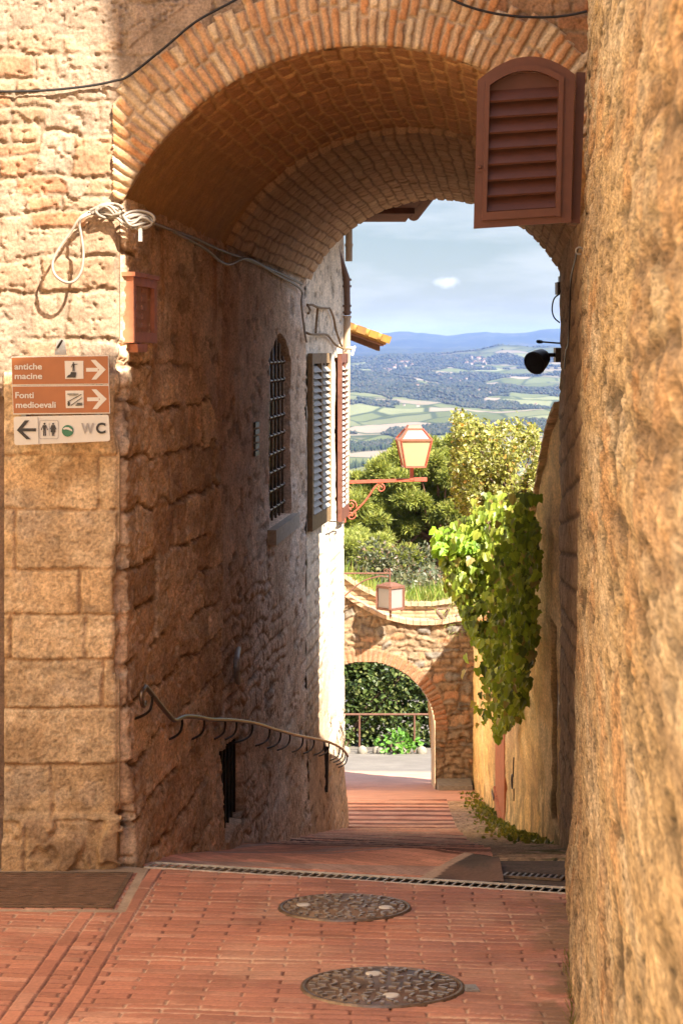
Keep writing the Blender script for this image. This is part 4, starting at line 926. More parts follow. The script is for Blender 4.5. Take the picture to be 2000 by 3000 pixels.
def man(x, y, h, point=False):
    k = h / 110.; P = lambda pts: [(x + a * k, y + b * k) for a, b in pts]
    c_ = [(x + 9 * k * math.cos(t), y + 9 * k * math.sin(t)) for t in np.linspace(0, 6.28, 13)[:-1]]
    out = [c_, P([(-14, 12), (14, 12), (11, 55), (-11, 55)]), P([(-11, 55.5), (-1, 55.5), (-3, 110), (-12, 110)]), P([(1, 55.5), (11, 55.5), (14, 110), (5, 110)]), P([(-15, 13), (-14.5, 22), (-26, 58), (-32, 55)])]
    out.append(P([(15, 12), (52, 14), (52, 20), (14.5, 22)]) if point else P([(14.5, 22), (15, 13), (32, 55), (26, 58)])); return out
sheet('symbol', man(940, 276, 108, True) + [[(850, 462), (872, 432), (900, 420), (908, 390), (975, 394), (968, 462)]], M['sign_black'], pc, .0085)
pc = sheet('pictogram', [((838, 630), (1068, 628), (1072, 850), (844, 852))], M['sign_white'], b2)
ring = [(880 + 16 * math.cos(t) , 798 + 26 * math.sin(t)) for t in np.linspace(0, 6.28, 17)[:-1]]
sheet('symbol', [ring, [(862, 668), (1004, 668), (1004, 677), (862, 677)], [(862, 770), (1040, 672), (1044, 678), (866, 777)], [(905, 815), (1046, 715), (1050, 722), (909, 822)], [(985, 786), (1048, 784), (1052, 796), (980, 798)], [(968, 806), (1052, 803), (1054, 818), (964, 820)], [(880, 690), (980, 688), (980, 691), (880, 693)]], M['sign_black'], pc, .0085)
sheet('arrow', [((218, 1134), (318, 1010), (376, 1008), (290, 1110), (462, 1110), (462, 1148), (290, 1150), (396, 1250), (340, 1250))], M['sign_grey'] if False else M['sign_black'], b3, .0085)
sheet('seam', [((484, 968), (488, 968), (500, 1306), (496, 1306))], M['sign_grey'], b3, .0082)
def rrect(x0, y0, x1, y1, r):
    o = []
    for cx_, cy_, a in ((x1 - r, y0 + r, -90), (x1 - r, y1 - r, 0), (x0 + r, y1 - r, 90), (x0 + r, y0 + r, 180)):
        for t in (0, 30, 60, 90): o.append((cx_ + r * math.cos(math.radians(a + t)), cy_ + r * math.sin(math.radians(a + t))))
    return o
mb = MB(); oo = [sx(*zz(*q), .0085) for q in rrect(500, 1004, 750, 1246, 26)]; ii = [sx(*zz(*q), .0085) for q in rrect(507, 1011, 743, 1239, 21)]; n = len(oo)
mb.add(oo + ii, [(i, (i + 1) % n, n + (i + 1) % n, n + i) for i in range(n)]); mb.build('symbol_border', M['sign_grey'], b3)
woman = [[(680 + 12 * math.cos(t), 1052 + 12 * math.sin(t)) for t in np.linspace(0, 6.28, 13)[:-1]], [(662, 1068), (698, 1068), (712, 1160), (648, 1160)], [(664, 1160.5), (677, 1160.5), (677, 1208), (668, 1208)], [(683, 1160.5), (696, 1160.5), (694, 1208), (684, 1208)], [(660, 1069), (661, 1084), (650, 1124), (640, 1120)], [(700, 1084), (700, 1069), (722, 1120), (712, 1124)]]
sheet('symbol', [[(a * 1.0, b) for a, b in p_] for p_ in man(570, 1052, 155)] + woman + [[(629, 1040), (631, 1040), (632, 1205), (630, 1205)]], M['sign_black'], b3, .0085)
disc = [(866 + 74 * math.cos(t), 1142 + 74 * math.sin(t)) for t in np.linspace(0, 6.28, 33)[:-1]]; dsc = sheet('round_sticker', [disc], M['sign_green'], b3, .0085)
sheet('mark', [[(806, 1112), (840, 1094), (880, 1098), (922, 1128), (928, 1150), (880, 1130), (846, 1122), (818, 1128)]], M['sign_white'], dsc, .012)
text('lettering', 'W', 1040, 1170, 124, M['sign_grey'], b3, bold=.03, width=160, tilt=tl, dy=.0085); text('lettering', 'C', 1228, 1172, 130, M['sign_black'], b3, bold=.03, width=122, tilt=tl, dy=.0085)
mb = MB(); p = [sx(*zz(*q)) + Vector((0, .02, 0)) for q in ((690, 172), (846, 172), (826, 10), (800, -25), (765, -32), (735, -15), (718, 10))]; q = [v + Vector((0, .006, 0)) for v in p]; n = len(p)
mb.add(p + q, [tuple(range(n)), tuple(range(2 * n - 1, n - 1, -1))] + [(i, n + i, n + (i + 1) % n, (i + 1) % n) for i in range(n)])
br = mb.build('bracket', M['galv'], sign)
for x_ in (300, 1250):
    mb = MB(); mb.box(sx(*zz(x_, 560)) + Vector((-.012, .013, -.18)), sx(*zz(x_, 560)) + Vector((.012, .13, .12)))
    mb.build('strap', M['galv'], sign)
mb = MB(); pb = sx(*zz(765, 40)) + Vector((0, .018, 0)); mb.tube([pb + Vector((.012, -.012, .022)), pb + Vector((-.014, -.004, -.016))], .006, 8); mb.build('bolt', M['iron'], br)

# ================================================================== cables
def cable(name, pts, r, m, label, D=None, n=6, parent=None, cat='cable'):
    mb = MB()
    for pl_ in (pts if isinstance(pts[0], list) else [pts]):
        mb.tube(spline(pl_, 5), r, n)
    o = mb.build(name, m, parent)
    return tag(o, label, cat) if label else o
Fq = lambda x, y, off=.03: dp(x, y, AW - off)
cable('wall_cable', [Fq(-640, 232), Fq(-400, 214), Fq(-60, 205), Fq(0, 210), Fq(100, 208), Fq(200, 198), Fq(262, 186, .035), Fq(298, 173, .05), Fq(380, 108, .05), Fq(450, 50, .05), Fq(540, 0, .05), Fq(600, -40, .05)], .007, M['black_cable'], 'thin black cable looping up over the left side of the brick arch')
cable('wall_cable', [Fq(1010, -20, .05), Fq(1040, 0, .05), Fq(1090, 20, .05), Fq(1160, 35, .05), Fq(1240, 40, .05), Fq(1300, 36, .05), Fq(1347, 26, .06)], .007, M['black_cable'], 'thin black cable sagging across the upper right of the brick arch')
g = random.Random(4)
bundle = []
loop = [(352, 512), (330, 500), (300, 508), (270, 492), (240, 484), (210, 486), (185, 500), (165, 530), (140, 565), (122, 600), (126, 630), (150, 648), (172, 645), (188, 620), (192, 580), (187, 540), (183, 515), (190, 500), (220, 490), (262, 496), (290, 518), (320, 515)]
bundle.append([Fq(x, y, .06 + .05 * math.sin(i * .7) * .5 + .06 * (x < 200)) if x < 265 else Fq(x, y, .07) for i, (x, y) in enumerate(loop)])
for k in range(3):
    bundle.append([Fq(210 + g.uniform(-5, 5), 488 + g.uniform(-6, 4), .08), Fq(245 + g.uniform(-5, 5), 478 + g.uniform(-8, 8), .09), Fq(275, 495 + g.uniform(-12, 12), .07), Fq(300 + g.uniform(-5, 5), 505 + g.uniform(-14, 14), .05 + .05 * g.random()), Fq(330, 505 + g.uniform(-15, 15), .06), Fq(358 + g.uniform(-4, 4), 506 + g.uniform(-14, 10), .03)])
for k in range(3):
    c0 = (250 + g.uniform(-4, 8), 480 + g.uniform(-3, 5)); bundle.append([Fq(c0[0] + (22 + 5 * k) * math.cos(t), c0[1] + (13 + 2 * k) * math.sin(t), .07 + .02 * math.sin(2 * t + k)) for t in np.linspace(0, 6.0, 12)])
for k in range(3):
    c0 = (318 + g.uniform(-6, 8), 508 + g.uniform(-5, 5)); bundle.append([Fq(c0[0] + (30 + 4 * k) * math.cos(t), c0[1] + (14 + 3 * k) * math.sin(t), .05 + .02 * math.sin(2 * t + k)) for t in np.linspace(.5, 6.4, 12)])
cable('cable_coil', bundle, .0075, M['grey_cable'], 'tangled coil of grey cables with one hanging loop at the pier corner')
mb = MB(); p = Vector(Fq(323, 530, .05)); mb.box(p + Vector((-.010, -.008, -.055)), p + Vector((.010, .008, .05))); tag(mb.build('cable_tag', M['sign_white'], None), 'small white plastic tag hanging from the tangled cable coil', 'tag')
def LL(x, y, off=.035): return onL(x * S, y * S, off)
cable('passage_cable', [[LL(352, 512), LL(400, 530), LL(450, 548), LL(500, 572), LL(560, 594), LL(620, 618), LL(668, 640), LL(694, 653)], [LL(400, 532, .05), LL(470, 570, .06), LL(520, 607, .06), LL(570, 594, .05), LL(630, 628), LL(690, 664), LL(692, 700), LL(700, 765), LL(704, 785)]], .010, M['grey_cable'], 'pale cable strung along the springing of the vault in the passage')
cable('house_wires', [[LL(706, 702), LL(716, 700, .06), LL(730, 706, .06), LL(748, 708), LL(757, 708)], [LL(703, 764), LL(715, 768, .07), LL(732, 768, .06), LL(752, 770), LL(768, 790), LL(786, 800, .08), LL(792, 800, .1)], [LL(730, 706, .06), LL(727, 735), LL(725, 765)], [LL(757, 708), LL(766, 730), LL(772, 760), LL(786, 800, .06)], [LL(706, 700, .06), LL(712, 712, .06), LL(708, 720, .06)]], .012, M['wood_grey'], 'knotted old wires strung on the sunlit end of the left house')
mb = MB(); mb.tube(spline([dp(792, 806, 22.6), dp(797, 800, 22.55), dp(808, 800, 22.5), dp(816, 797, 22.5)], 4), .018, 7); mb.beam(dp(813, 799, 22.5), dp(808, 816, 22.5), .03, .03); tag(mb.build('cable_hook', M['sign_white'], None), 'small white hooked cable bracket sticking out past the downpipe', 'bracket')
mb = MB(); mb.tube(spline([LL(744, 1195, .0), LL(757, 1197, .05), LL(768, 1198, .1), LL(777, 1200, .08), LL(783, 1208, .06), LL(776, 1214, .06)], 4), .007, 6); tag(mb.build('wall_hook', M['iron'], None), 'thin bent iron hook on the sunlit wall below the grey shutter', 'hook')
cable('hanging_wire', [px(1637, 862, 16.35), px(1622, 875, 16.3), px(1616, 905, 16.3), px(1622, 930, 16.3), px(1638, 945, 16.35)], .006, M['black_cable'], 'black wire loop hanging off the dark edge of the passage above the floodlight', cat='wire')
cable('hanging_wire', [px(1690, 730, 10.6), px(1684, 760, 11), px(1672, 815, 12), px(1668, 900, 12.4), px(1664, 1000, 12.9), px(1656, 1030, 13.7), px(1652, 1080, 14.2)], .006, M['iron'], 'thin wire running down the shaded right wall of the passage', cat='wire')
mb = MB(); mb.tube([(px(1696, 735, 10.0)[0] + .018 * math.cos(t), 10.0, px(1696, 735, 10.0)[2] + .018 * math.sin(t)) for t in np.linspace(.3, 5.2, 14)], .005, 6); mb.tube([px(1706, 735, 10.0), px(1716, 735, 10.02)], .005, 6); tag(mb.build('ring_hook', M['galv'], None), 'small open metal ring on the corner below the brown shutter', 'hook')
mb = MB(); a = px(1640, 845, 16.4); mb.box((a[0] - .035, 16.3, a[2] - .05), (a[0] + .06, 16.48, a[2] + .05)); mb.box((a[0] - .012, 16.31, a[2] + .05), (a[0] + .06, 16.45, a[2] + .10)); tag(mb.build('junction_box', M['iron'], None), 'dark junction box at the rear edge of the passage above the hanging wire', 'box')

# ================================================================== wall shrine box
kx = Vector((LK, 1, 0)).normalized(); nx = Vector((kx.y, -kx.x, 0))
bx = thing('wall_plaque', LW(10.57, px(0, 1006, 10.5)[2], .02), 'framed terracotta plaque box on the passage wall just round the pier corner', 'plaque')
z0, z1 = px(0, 1004, 10.5)[2], px(0, 812, 10.5)[2]; Dn, Df = 10.24, 10.90
def LB(D, z, off): return Vector(LW(D, z, off))
fr = MB(); Lb = (LB(Df, z0, 0) - LB(Dn, z0, 0)).length; hb_ = z1 - z0
fr.frame([(0, 0), (Lb, 0), (Lb, hb_), (0, hb_)], [(.07, .055), (Lb - .07, .055), (Lb - .07, hb_ - .05), (.07, hb_ - .05)], LB(Dn, z0, .02), kx, (0, 0, 1), .065)
fr.frame([(-.02, hb_ - .004), (Lb + .02, hb_ - .004), (Lb + .02, hb_ + .018), (-.02, hb_ + .018)], [(.3, hb_), (.31, hb_), (.31, hb_ + .01), (.3, hb_ + .01)], LB(Dn, z0, .022), kx, (0, 0, 1), .085)
fr.build('frame', M['terracotta'], bx)
pn = MB(); pn.prism([(.06, .045), (Lb - .06, .045), (Lb - .06, hb_ - .04), (.06, hb_ - .04)], LB(Dn, z0, .015), kx, (0, 0, 1), .03)
for i in range(5):
    for j in range(2):
        u0 = .17 + .16 * j; w0 = .08 + i * .047; pn.prism([(u0, w0), (u0 + .12, w0), (u0 + .12, w0 + .025), (u0, w0 + .025)], LB(Dn, z0, .032), kx, (0, 0, 1), .008)
pn.build('relief_panel', mat('pale_terracotta', (.40, .20, .13), .7, sc=12, var=.25, bump=.3), bx)
lg = MB(); lg.prism([(.06, -.05), (.3, -.05), (.34, -.006), (.04, -.006)], LB(Dn, z0, .035), kx, (0, 0, 1), .06); lg.build('ledge', M['terracotta'], bx)

# ================================================================== handrail
rail = thing('handrail', LW(14, -3.0, .08), 'bent wrought iron handrail running down the left passage wall', 'handrail')
def RZ(x, y, off=.085): return Vector(onL(350 + .4783 * x, 1900 + .4783 * y, off))
path = [RZ(160, 232), RZ(200, 280), RZ(240, 332), RZ(290, 392), RZ(335, 438), RZ(368, 430), RZ(405, 416), RZ(480, 420), RZ(560, 435), RZ(630, 436), RZ(700, 440), RZ(765, 447), RZ(830, 458), RZ(890, 475), RZ(950, 495), RZ(1025, 515), RZ(1100, 535), RZ(1190, 552), RZ(1270, 570), RZ(1305, 583), RZ(1340, 600), RZ(1365, 618), RZ(1385, 640), RZ(1397, 660)]
mb = MB(); mb.tube(spline(path, 4), .0135, 8); mb.tube(spline([RZ(160, 232), RZ(140, 260), RZ(135, 300), RZ(142, 345), RZ(155, 350), RZ(160, 320)], 4), .012, 7); mb.build('rail', M['rail'], rail)
sp_ = spline(path, 4)
def rail_at(x):
    best = min(sp_, key=lambda p: abs((p.x / p.y * F + 1000 - 350) / .4783 - x)); return best
for x in (200, 385, 530, 645, 712, 820, 915, 990, 1045, 1115, 1185, 1255, 1278, 1345, 1365, 1380, 1392):
    p = rail_at(x); D = p.y; zt = p.z; mb = MB(); d = .075
    mb.tube(spline([(XL(D) + .085, D, zt), (XL(D) + .085, D, zt - .05), (XL(D - .03) + .07, D - .03, zt - .09), (XL(D - .12) + .03, D - .16, zt - .098), (XL(D - .26) - .03, D - .26, zt - .098)], 4), .0075, 7); mb.build('bracket', M['iron'], rail)
mb = MB(); a = onL(840, 1915, .05); mb.tube(spline([onL(350 + .4783 * 728, 1900 + .4783 * 5, .04), onL(350 + .4783 * 718, 1900 + .4783 * 60, .09), onL(350 + .4783 * 718, 1900 + .4783 * 140, .09), onL(350 + .4783 * 728, 1900 + .4783 * 205, .03)], 4), .022, 7); tag(mb.build('pull_handle', M['galv'], None), 'weathered vertical iron bar fixed to the passage wall above the handrail', 'bar')
mb = MB(); a0_, a1_ = onL(350 + .4783 * 1268, 1900 + .4783 * 600, .03), onL(350 + .4783 * 1262, 1900 + .4783 * 880, .03); mb.beam(a0_, a1_, .05, .05); tag(mb.build('rain_slot', M['iron'], None), 'dark vertical pipe low on the wall under the lower end of the handrail', 'pipe')

# ================================================================== floodlight at the rear edge of the passage
p = Vector(px(1572, 1056, 16.2)); fl = thing('floodlight', px(1600, 1090, 16.2), 'round black floodlight on the right edge of the passage, pointing down the street', 'floodlight')
mb = MB(); ax = Vector((-.45, -.62, -.30)).normalized()
mb.lathe([(.045, -.11), (.070, -.08), (.085, -.02), (.097, .05), (.100, .062), (.090, .066), (.001, .05)], p + Vector((.01, 0, 0)), ax, 20); body_ = mb.build('lamp_housing', M['black_cable'], fl)
mb = MB(); mb.lathe([(.088, .067), (.001, .072)], p + Vector((.01, 0, 0)), ax, 20); mb.build('lens', M['glass_dark'], fl)
mb = MB(); q = Vector(px(1640, 1040, 16.3)); mb.tube([p + Vector((.03, 0, .0)), p + Vector((.10, .05, .045)), q + Vector((-.03, 0, 0))], .018, 8); mb.box(q + Vector((-.045, -.06, -.06)), q + Vector((.05, .1, .06))); mb.build('bracket', M['iron'], fl)
mb = MB(); a = Vector(px(1578, 1001, 16.2)); b = Vector(px(1645, 1006, 16.3)); mb.tube([a, b], .007, 7); mb.lathe([(.012, -.02), (.016, 0), (.012, .03)], a, (b - a), 10); tag(mb.build('wall_rod', M['black_cable'], None), 'thin black rod with a knob end sticking out above the floodlight', 'rod')

# ================================================================== street lanterns
DLn = 22.9; kk_ = S * DLn / F
def LP(x, y, dy=0): return Vector(dp(x, y, DLn)) + Vector((0, dy, 0))
lamp = thing('street_lamp', dp(795, 1190, DLn), 'red painted wall lantern with amber panes on a long scrolled arm', 'street lamp')
mb = MB(); mb.beam(LP(778, 1108), LP(978, 1101), .035, .035); mb.beam(LP(945, 1103), LP(945, 1074), .045, .045); mb.box(LP(978, 1101) + Vector((-.14, -.024, -.022)), LP(978, 1101) + Vector((.01, .024, .022)))
mb.build('arm', M['lamp_red'], lamp)
mb = MB(); mb.tube(spline([LP(801, 1186), LP(822, 1168), LP(842, 1146), LP(858, 1122), LP(868, 1112)], 4), .011, 7)
def spiral(c, r, a0_, turns, n=22): return [Vector(c) + Vector((r * (1 - .75 * i / n) * math.cos(a0_ + turns * 6.283 * i / n), 0, r * (1 - .75 * i / n) * math.sin(a0_ + turns * 6.283 * i / n))) for i in range(n + 1)]
mb.tube(spiral(LP(874, 1121), .055, 2.4, -1.4), .008, 6); mb.tube(spiral(LP(806, 1160), .065, -.5, 1.4), .008, 6); mb.tube(spiral(LP(806, 1183), .06, 1.0, -1.3), .008, 6); mb.tube(spiral(LP(797, 1172), .04, 0, 1.2), .010, 6)
mb.tube([LP(792, 1135), LP(792, 1200)], .012, 6); mb.build('scroll', M['lamp_red'], lamp)
cx_, cy_ = LP(950, 0).x, DLn; R9 = Matrix.Rotation(math.radians(7), 3, 'Z')
def sq(h, z): return [Vector((cx_, cy_, z)) + R9 @ Vector((a * h, b * h, 0)) for a, b in ((-1, -1), (1, -1), (1, 1), (-1, 1))]
zt, zm, zb_ = LP(0, 985).z, LP(0, 1009).z, LP(0, 1071).z; ht, hm, hb2 = .088, .180, .116
fr = MB()
for h, z, w in ((ht, zt, .02), (hm, zm, .022), (hb2, zb_, .022)):
    q = sq(h, z)
    for i in range(4): fr.beam(q[i], q[(i + 1) % 4], w, w)
for qa, qb in ((sq(ht, zt), sq(hm, zm)), (sq(hm, zm), sq(hb2, zb_))):
    for i in range(4): fr.beam(qa[i], qb[i], .018, .018)
fr.build('lantern_frame', M['lamp_red'], lamp)
cpm = MB(); q = sq(ht * .98, zt + .008) + sq(ht * .8, zt + .045); cpm.hexa(q); cpm.build('cap', M['lamp_red'], lamp)
for i in range(4):
    a, b = sq(hm * .985, zm), sq(hb2 * .97, zb_); mb = MB(); mb.add([b[i], b[(i + 1) % 4], a[(i + 1) % 4], a[i]], [(0, 1, 2, 3)]); mb.build('pane', M['opal'], lamp)
mb = MB(); a, b = sq(ht * .97, zt), sq(hm * .96, zm)
for i in range(4): mb.add([b[i], b[(i + 1) % 4], a[(i + 1) % 4], a[i]], [(0, 1, 2, 3)])
mb.build('roof_pane', M['opal_grey'], lamp)
# lantern hanging in front of the garden arch
DL2 = 35.5
def L2(x, y): return Vector(dp(x, y, DL2))
lamp2 = thing('street_lamp', dp(895, 1425, DL2), 'rusty box lantern with frosted panes hanging before the garden arch', 'street lamp')
mb = MB(); mb.tube([L2(745, 1317), L2(895, 1317)], .016, 7); mb.tube(spline([L2(745, 1404), L2(790, 1370), L2(830, 1337), L2(870, 1324), L2(890, 1326)], 4), .014, 7); mb.tube([L2(895, 1305), L2(895, 1346)], .014, 7); mb.tube(spiral(L2(886, 1312), .05, 0, 1.2), .010, 6); mb.build('arm', M['lamp_rust'], lamp2)
R45 = Matrix.Rotation(math.radians(43), 3, 'Z'); c2 = L2(896, 0)
def sq2(h, z): return [Vector((c2.x, DL2, z)) + R45 @ Vector((a * h, b * h, 0)) for a, b in ((-1, -1), (1, -1), (1, 1), (-1, 1))]
z1_, z0_ = L2(0, 1347).z, L2(0, 1397).z; h2 = .168
fr = MB()
for z in (z1_, z0_):
    q = sq2(h2, z)
    for i in range(4): fr.beam(q[i], q[(i + 1) % 4], .046, .046)
for a, b in zip(sq2(h2, z1_), sq2(h2, z0_)): fr.beam(a, b, .046, .046)
fr.lathe([(.02, 0), (.03, -.05), (.012, -.10), (.02, -.13), (.004, -.2)], (c2.x, DL2, z0_), (0, 0, 1), 10); fr.build('lantern_frame', M['lamp_rust'], lamp2)
cpm = MB(); q = sq2(h2 * 1.08, z1_ + .016) + sq2(.06, z1_ + .075); cpm.hexa(q); cpm.build('cap', M['lamp_rust'], lamp2)
for i in range(4):
    a, b = sq2(h2 * .985, z1_), sq2(h2 * .985, z0_); mb = MB(); mb.add([b[i], b[(i + 1) % 4], a[(i + 1) % 4], a[i]], [(0, 1, 2, 3)]); mb.build('pane', M['opal_grey'], lamp2)

# railing by the hedge
rl = thing('metal_railing', (0, 45.4, -9.2), 'brown tube railing in front of the hedge seen through the low arch', 'railing')
DR_ = 45.4; zr = dp(0, 1641, DR_)[2]; zl = float(G(DR_))
mb = MB(); mb.tube([(-4, DR_, zr), (2.2, DR_, zr)], .026, 8); mb.build('top_rail', M['lamp_rust'], rl)
for x in (-2.2, dp(825, 0, DR_)[0], dp(951, 0, DR_)[0]):
    mb = MB(); mb.tube([(x, DR_, zl - .05), (x, DR_, zr)], .024, 8); mb.build('post', M['lamp_rust'], rl)
# ================================================================== leaves
SHAPES = {
 'ovate': (np.array([(0, 0, 0), (.30, .28, .10), (.27, .66, .09), (0, 1, -.06), (-.27, .66, .09), (-.30, .28, .10)]), [(0, 1, 2, 3), (0, 3, 4, 5)]),
 'ivy': (np.array([(0, 0, 0), (.26, -.10, .05), (.50, .18, .10), (.34, .34, .06), (.30, .66, .05), (0, 1, -.14), (-.30, .66, .05), (-.34, .34, .06), (-.50, .18, .10), (-.26, -.10, .05)]), [(0, 1, 2, 3), (0, 3, 4, 5), (0, 5, 6, 7), (0, 7, 8, 9)]),
 'needle': (np.array([(-.035, 0, 0), (.035, 0, 0), (.02, 1, 0), (-.02, 1, 0)]), [(0, 1, 2, 3)]),
 'blade': (np.array([(-.03, 0, 0), (.03, 0, 0), (.02, .6, .05), (-.02, .6, .05), (0, 1, .25)]), [(0, 1, 2, 3), (3, 2, 4, 4)]),
}
def leaf_cloud(name, pts, dirs, nrm, size, col, shape, m, parent=None):
    """many separate leaves: dirs = along the leaf, nrm = its upper side"""
    sv, sf = SHAPES[shape]; n = len(pts)
    y = dirs / (np.linalg.norm(dirs, axis=1, keepdims=True) + 1e-9); x = np.cross(y, nrm); x /= np.linalg.norm(x, axis=1, keepdims=True) + 1e-9; z = np.cross(x, y)
    V = pts[:, None] + (x[:, None] * sv[None, :, :1] + y[:, None] * sv[None, :, 1:2] + z[:, None] * sv[None, :, 2:3]) * np.asarray(size).reshape(-1, 1, 1)
    k = len(sv); Fs = []
    for q in sf:
        q = tuple(dict.fromkeys(q)); Fs.append(np.arange(n)[:, None] * k + np.array(q)[None])
    by = {}
    for f in Fs: by.setdefault(f.shape[1], []).append(f)
    return np_mesh(name, V.reshape(-1, 3), [np.concatenate(v) for v in by.values()], m, parent, np.repeat(col, k, 0), smooth=False)
def rv(n): v = RNG.normal(size=(n, 3)); return v / np.linalg.norm(v, axis=1, keepdims=True)
def ccol(n, cs, w=None):
    cs = np.array(cs); i = RNG.choice(len(cs), n, p=w); return cs[i] * RNG.uniform(.75, 1.25, (n, 1))

# ivy hanging over the garden wall: bush on top, curtain of large leaves below
ivy = thing('ivy', (1.5, 24, -7), 'ivy hanging from the garden wall with a bushy yellow green crown', 'ivy')
# stems
st = MB(); g = random.Random(8)
def PXA(x, y, D): return np.array(dp(x, y, D))
hubs = []                                       # (disp x, y, half-width px, D, spread D)
for i in range(16):
    b = Vector(dp(1190 + g.uniform(-30, 30), 1230, 24)); t = Vector(dp(g.uniform(1050, 1240), g.uniform(960, 1080), g.uniform(23, 26.5)))
    st.tube(spline([b, b.lerp(t, .4) + Vector((g.uniform(-.15, .1), 0, .1)), t], 5), [.02 - .016 * k / 10 for k in range(11)], 5)
for i in range(9):
    x = g.uniform(1110, 1225); st.tube(spline([dp(x, 1180, 23), dp(x - 15, 1350, 22.8), dp(x + g.uniform(-25, 15), 1500, 22.6), dp(1165 + g.uniform(-25, 25), 1620, 22.5)], 4), .008, 5)
st.tube(spline([dp(1150, 1180, 23.2), dp(1090, 1215, 22.8), dp(1030, 1235, 22.6), dp(1005, 1245, 22.5)], 4), .01, 5)
st.build('stem', M['bark'], ivy)
# crown
blobs = [(1065, 985, 28, 32), (1050, 960, 15, 22), (1095, 1015, 48, 45), (1150, 1035, 55, 55), (1205, 1055, 45, 55), (1110, 1080, 60, 55), (1180, 1110, 62, 55), (1115, 1140, 55, 45), (1180, 985, 22, 25), (1215, 1000, 22, 22), (1225, 1100, 28, 50), (1140, 990, 25, 22), (1080, 1040, 35, 40), (1238, 1040, 16, 30), (1240, 1085, 14, 36), (1235, 1120, 14, 30), (1080, 1130, 40, 50), (1060, 1070, 26, 50), (1165, 1170, 60, 45), (1105, 1190, 40, 40)]
pts = []
for (bx_, by_, rx, ry) in blobs:
    n = int(rx * ry * 1.25); q = rv(n) * (RNG.uniform(.15, 1.25, (n, 1)) ** .6)
    D = 24.6 + q[:, 2] * 1.5; x = bx_ + q[:, 0] * rx; y = by_ + q[:, 1] * ry
    pts.append(np.stack(((x * S - 1000) / F * D, D, (HY - y * S) / F * D), -1))
for sx0, sy0, sx1, sy1 in ((1060, 985, 1042, 935), (1075, 985, 1062, 938), (1090, 990, 1088, 955), (1130, 1000, 1120, 965), (1150, 1000, 1158, 968), (1180, 990, 1184, 955), (1205, 1010, 1212, 970), (1225, 1020, 1236, 985), (1060, 1010, 1040, 985), (1240, 1050, 1256, 1010), (1065, 1050, 1045, 1030)):
    n = 60; t = RNG.random(n); x = sx0 + (sx1 - sx0) * t + RNG.normal(0, 5, n); y = sy0 + (sy1 - sy0) * t + RNG.normal(0, 5, n); D = 24.3 + RNG.normal(0, .2, n)
    pts.append(np.stack(((x * S - 1000) / F * D, D, (HY - y * S) / F * D), -1))
pts = np.concatenate(pts); hole = fbm(pts[:, 0] * 7, pts[:, 2] * 7 + pts[:, 1] * 2, 3, 800) > .46; pts = pts[hole]
n = len(pts); dirs = rv(n) + np.array((-.3, -.3, .1)); nr = rv(n) * .8 + np.array((.2, -.4, .8))
leaf_cloud('foliage', pts, dirs, nr, RNG.uniform(.028, .068, n), ccol(n, [(.24, .245, .05), (.18, .18, .035), (.34, .31, .08), (.10, .10, .025), (.44, .40, .24), (.42, .24, .06)], [.30, .25, .17, .16, .08, .04]), 'ovate', M['leaf'], ivy)
# hanging curtain
pts = []
for yy in np.arange(1135, 1690, 6.0):
    lo = np.interp(yy, [1135, 1180, 1215, 1235, 1300, 1345, 1380, 1440, 1500, 1560, 1600, 1650, 1685], [1150, 1080, 1010, 1000, 1022, 1030, 1052, 1075, 1100, 1130, 1140, 1132, 1135])
    hi = np.interp(yy, [1135, 1300, 1400, 1500, 1560, 1620, 1650, 1685], [1240, 1238, 1232, 1228, 1212, 1206, 1190, 1145])
    w_ = hi - lo; n = int(w_ * .48 * np.interp(yy, [1135, 1200, 1600, 1690], [.6, 1, .95, .7])); 
    if n < 1: continue
    x = RNG.uniform(lo, hi, n); D = np.clip(1.23 / np.maximum((x * S - 1000) / F - .0287, .02), 17.8, 22.4) + RNG.normal(0, .16, n)
    XX = (x * S - 1000) / F * D; wall = XR(D) - .05; XX = np.minimum(XX, wall - np.abs(RNG.normal(0, .16, n))); y = yy + RNG.uniform(-4, 4, n)
    pts.append(np.stack((XX, D, (HY - y * S) / F * D), -1))
pts = np.concatenate(pts); hole = fbm(pts[:, 0] * 7, pts[:, 2] * 4, 3, 810) > .36; pts = pts[hole]; n = len(pts)
dirs = rv(n) * .45 + np.array((-.15, -.25, -.9)); nr = rv(n) * .55 + np.array((-.55, -.75, .35))
zrel = sm(-2.2, -.9, pts[:, 2])
cc = ccol(n, [(.13, .175, .022), (.20, .25, .03), (.29, .32, .05), (.08, .105, .02), (.24, .19, .06)], [.32, .28, .18, .14, .08])
leaf_cloud('hanging_foliage', pts, dirs, nr, RNG.uniform(.04, .12, n), cc * 1.3, 'ivy', M['leaf'], ivy)
# fresh light leaves at the tip of the long arm
n = 240; x = RNG.uniform(1000, 1095, n); y = 1240 + RNG.normal(0, 16, n) + (x - 1000) * .15; D = 22.3 + RNG.normal(0, .12, n)
leaf_cloud('fresh_foliage', np.stack(((x * S - 1000) / F * D, D, (HY - y * S) / F * D), -1), rv(n) * .5 + np.array((-.4, -.3, -.6)), rv(n) * .4 + np.array((.1, -.6, .7)), RNG.uniform(.07, .12, n), ccol(n, [(.22, .36, .03), (.32, .44, .05), (.16, .28, .03)]), 'ivy', M['leaf'], ivy)

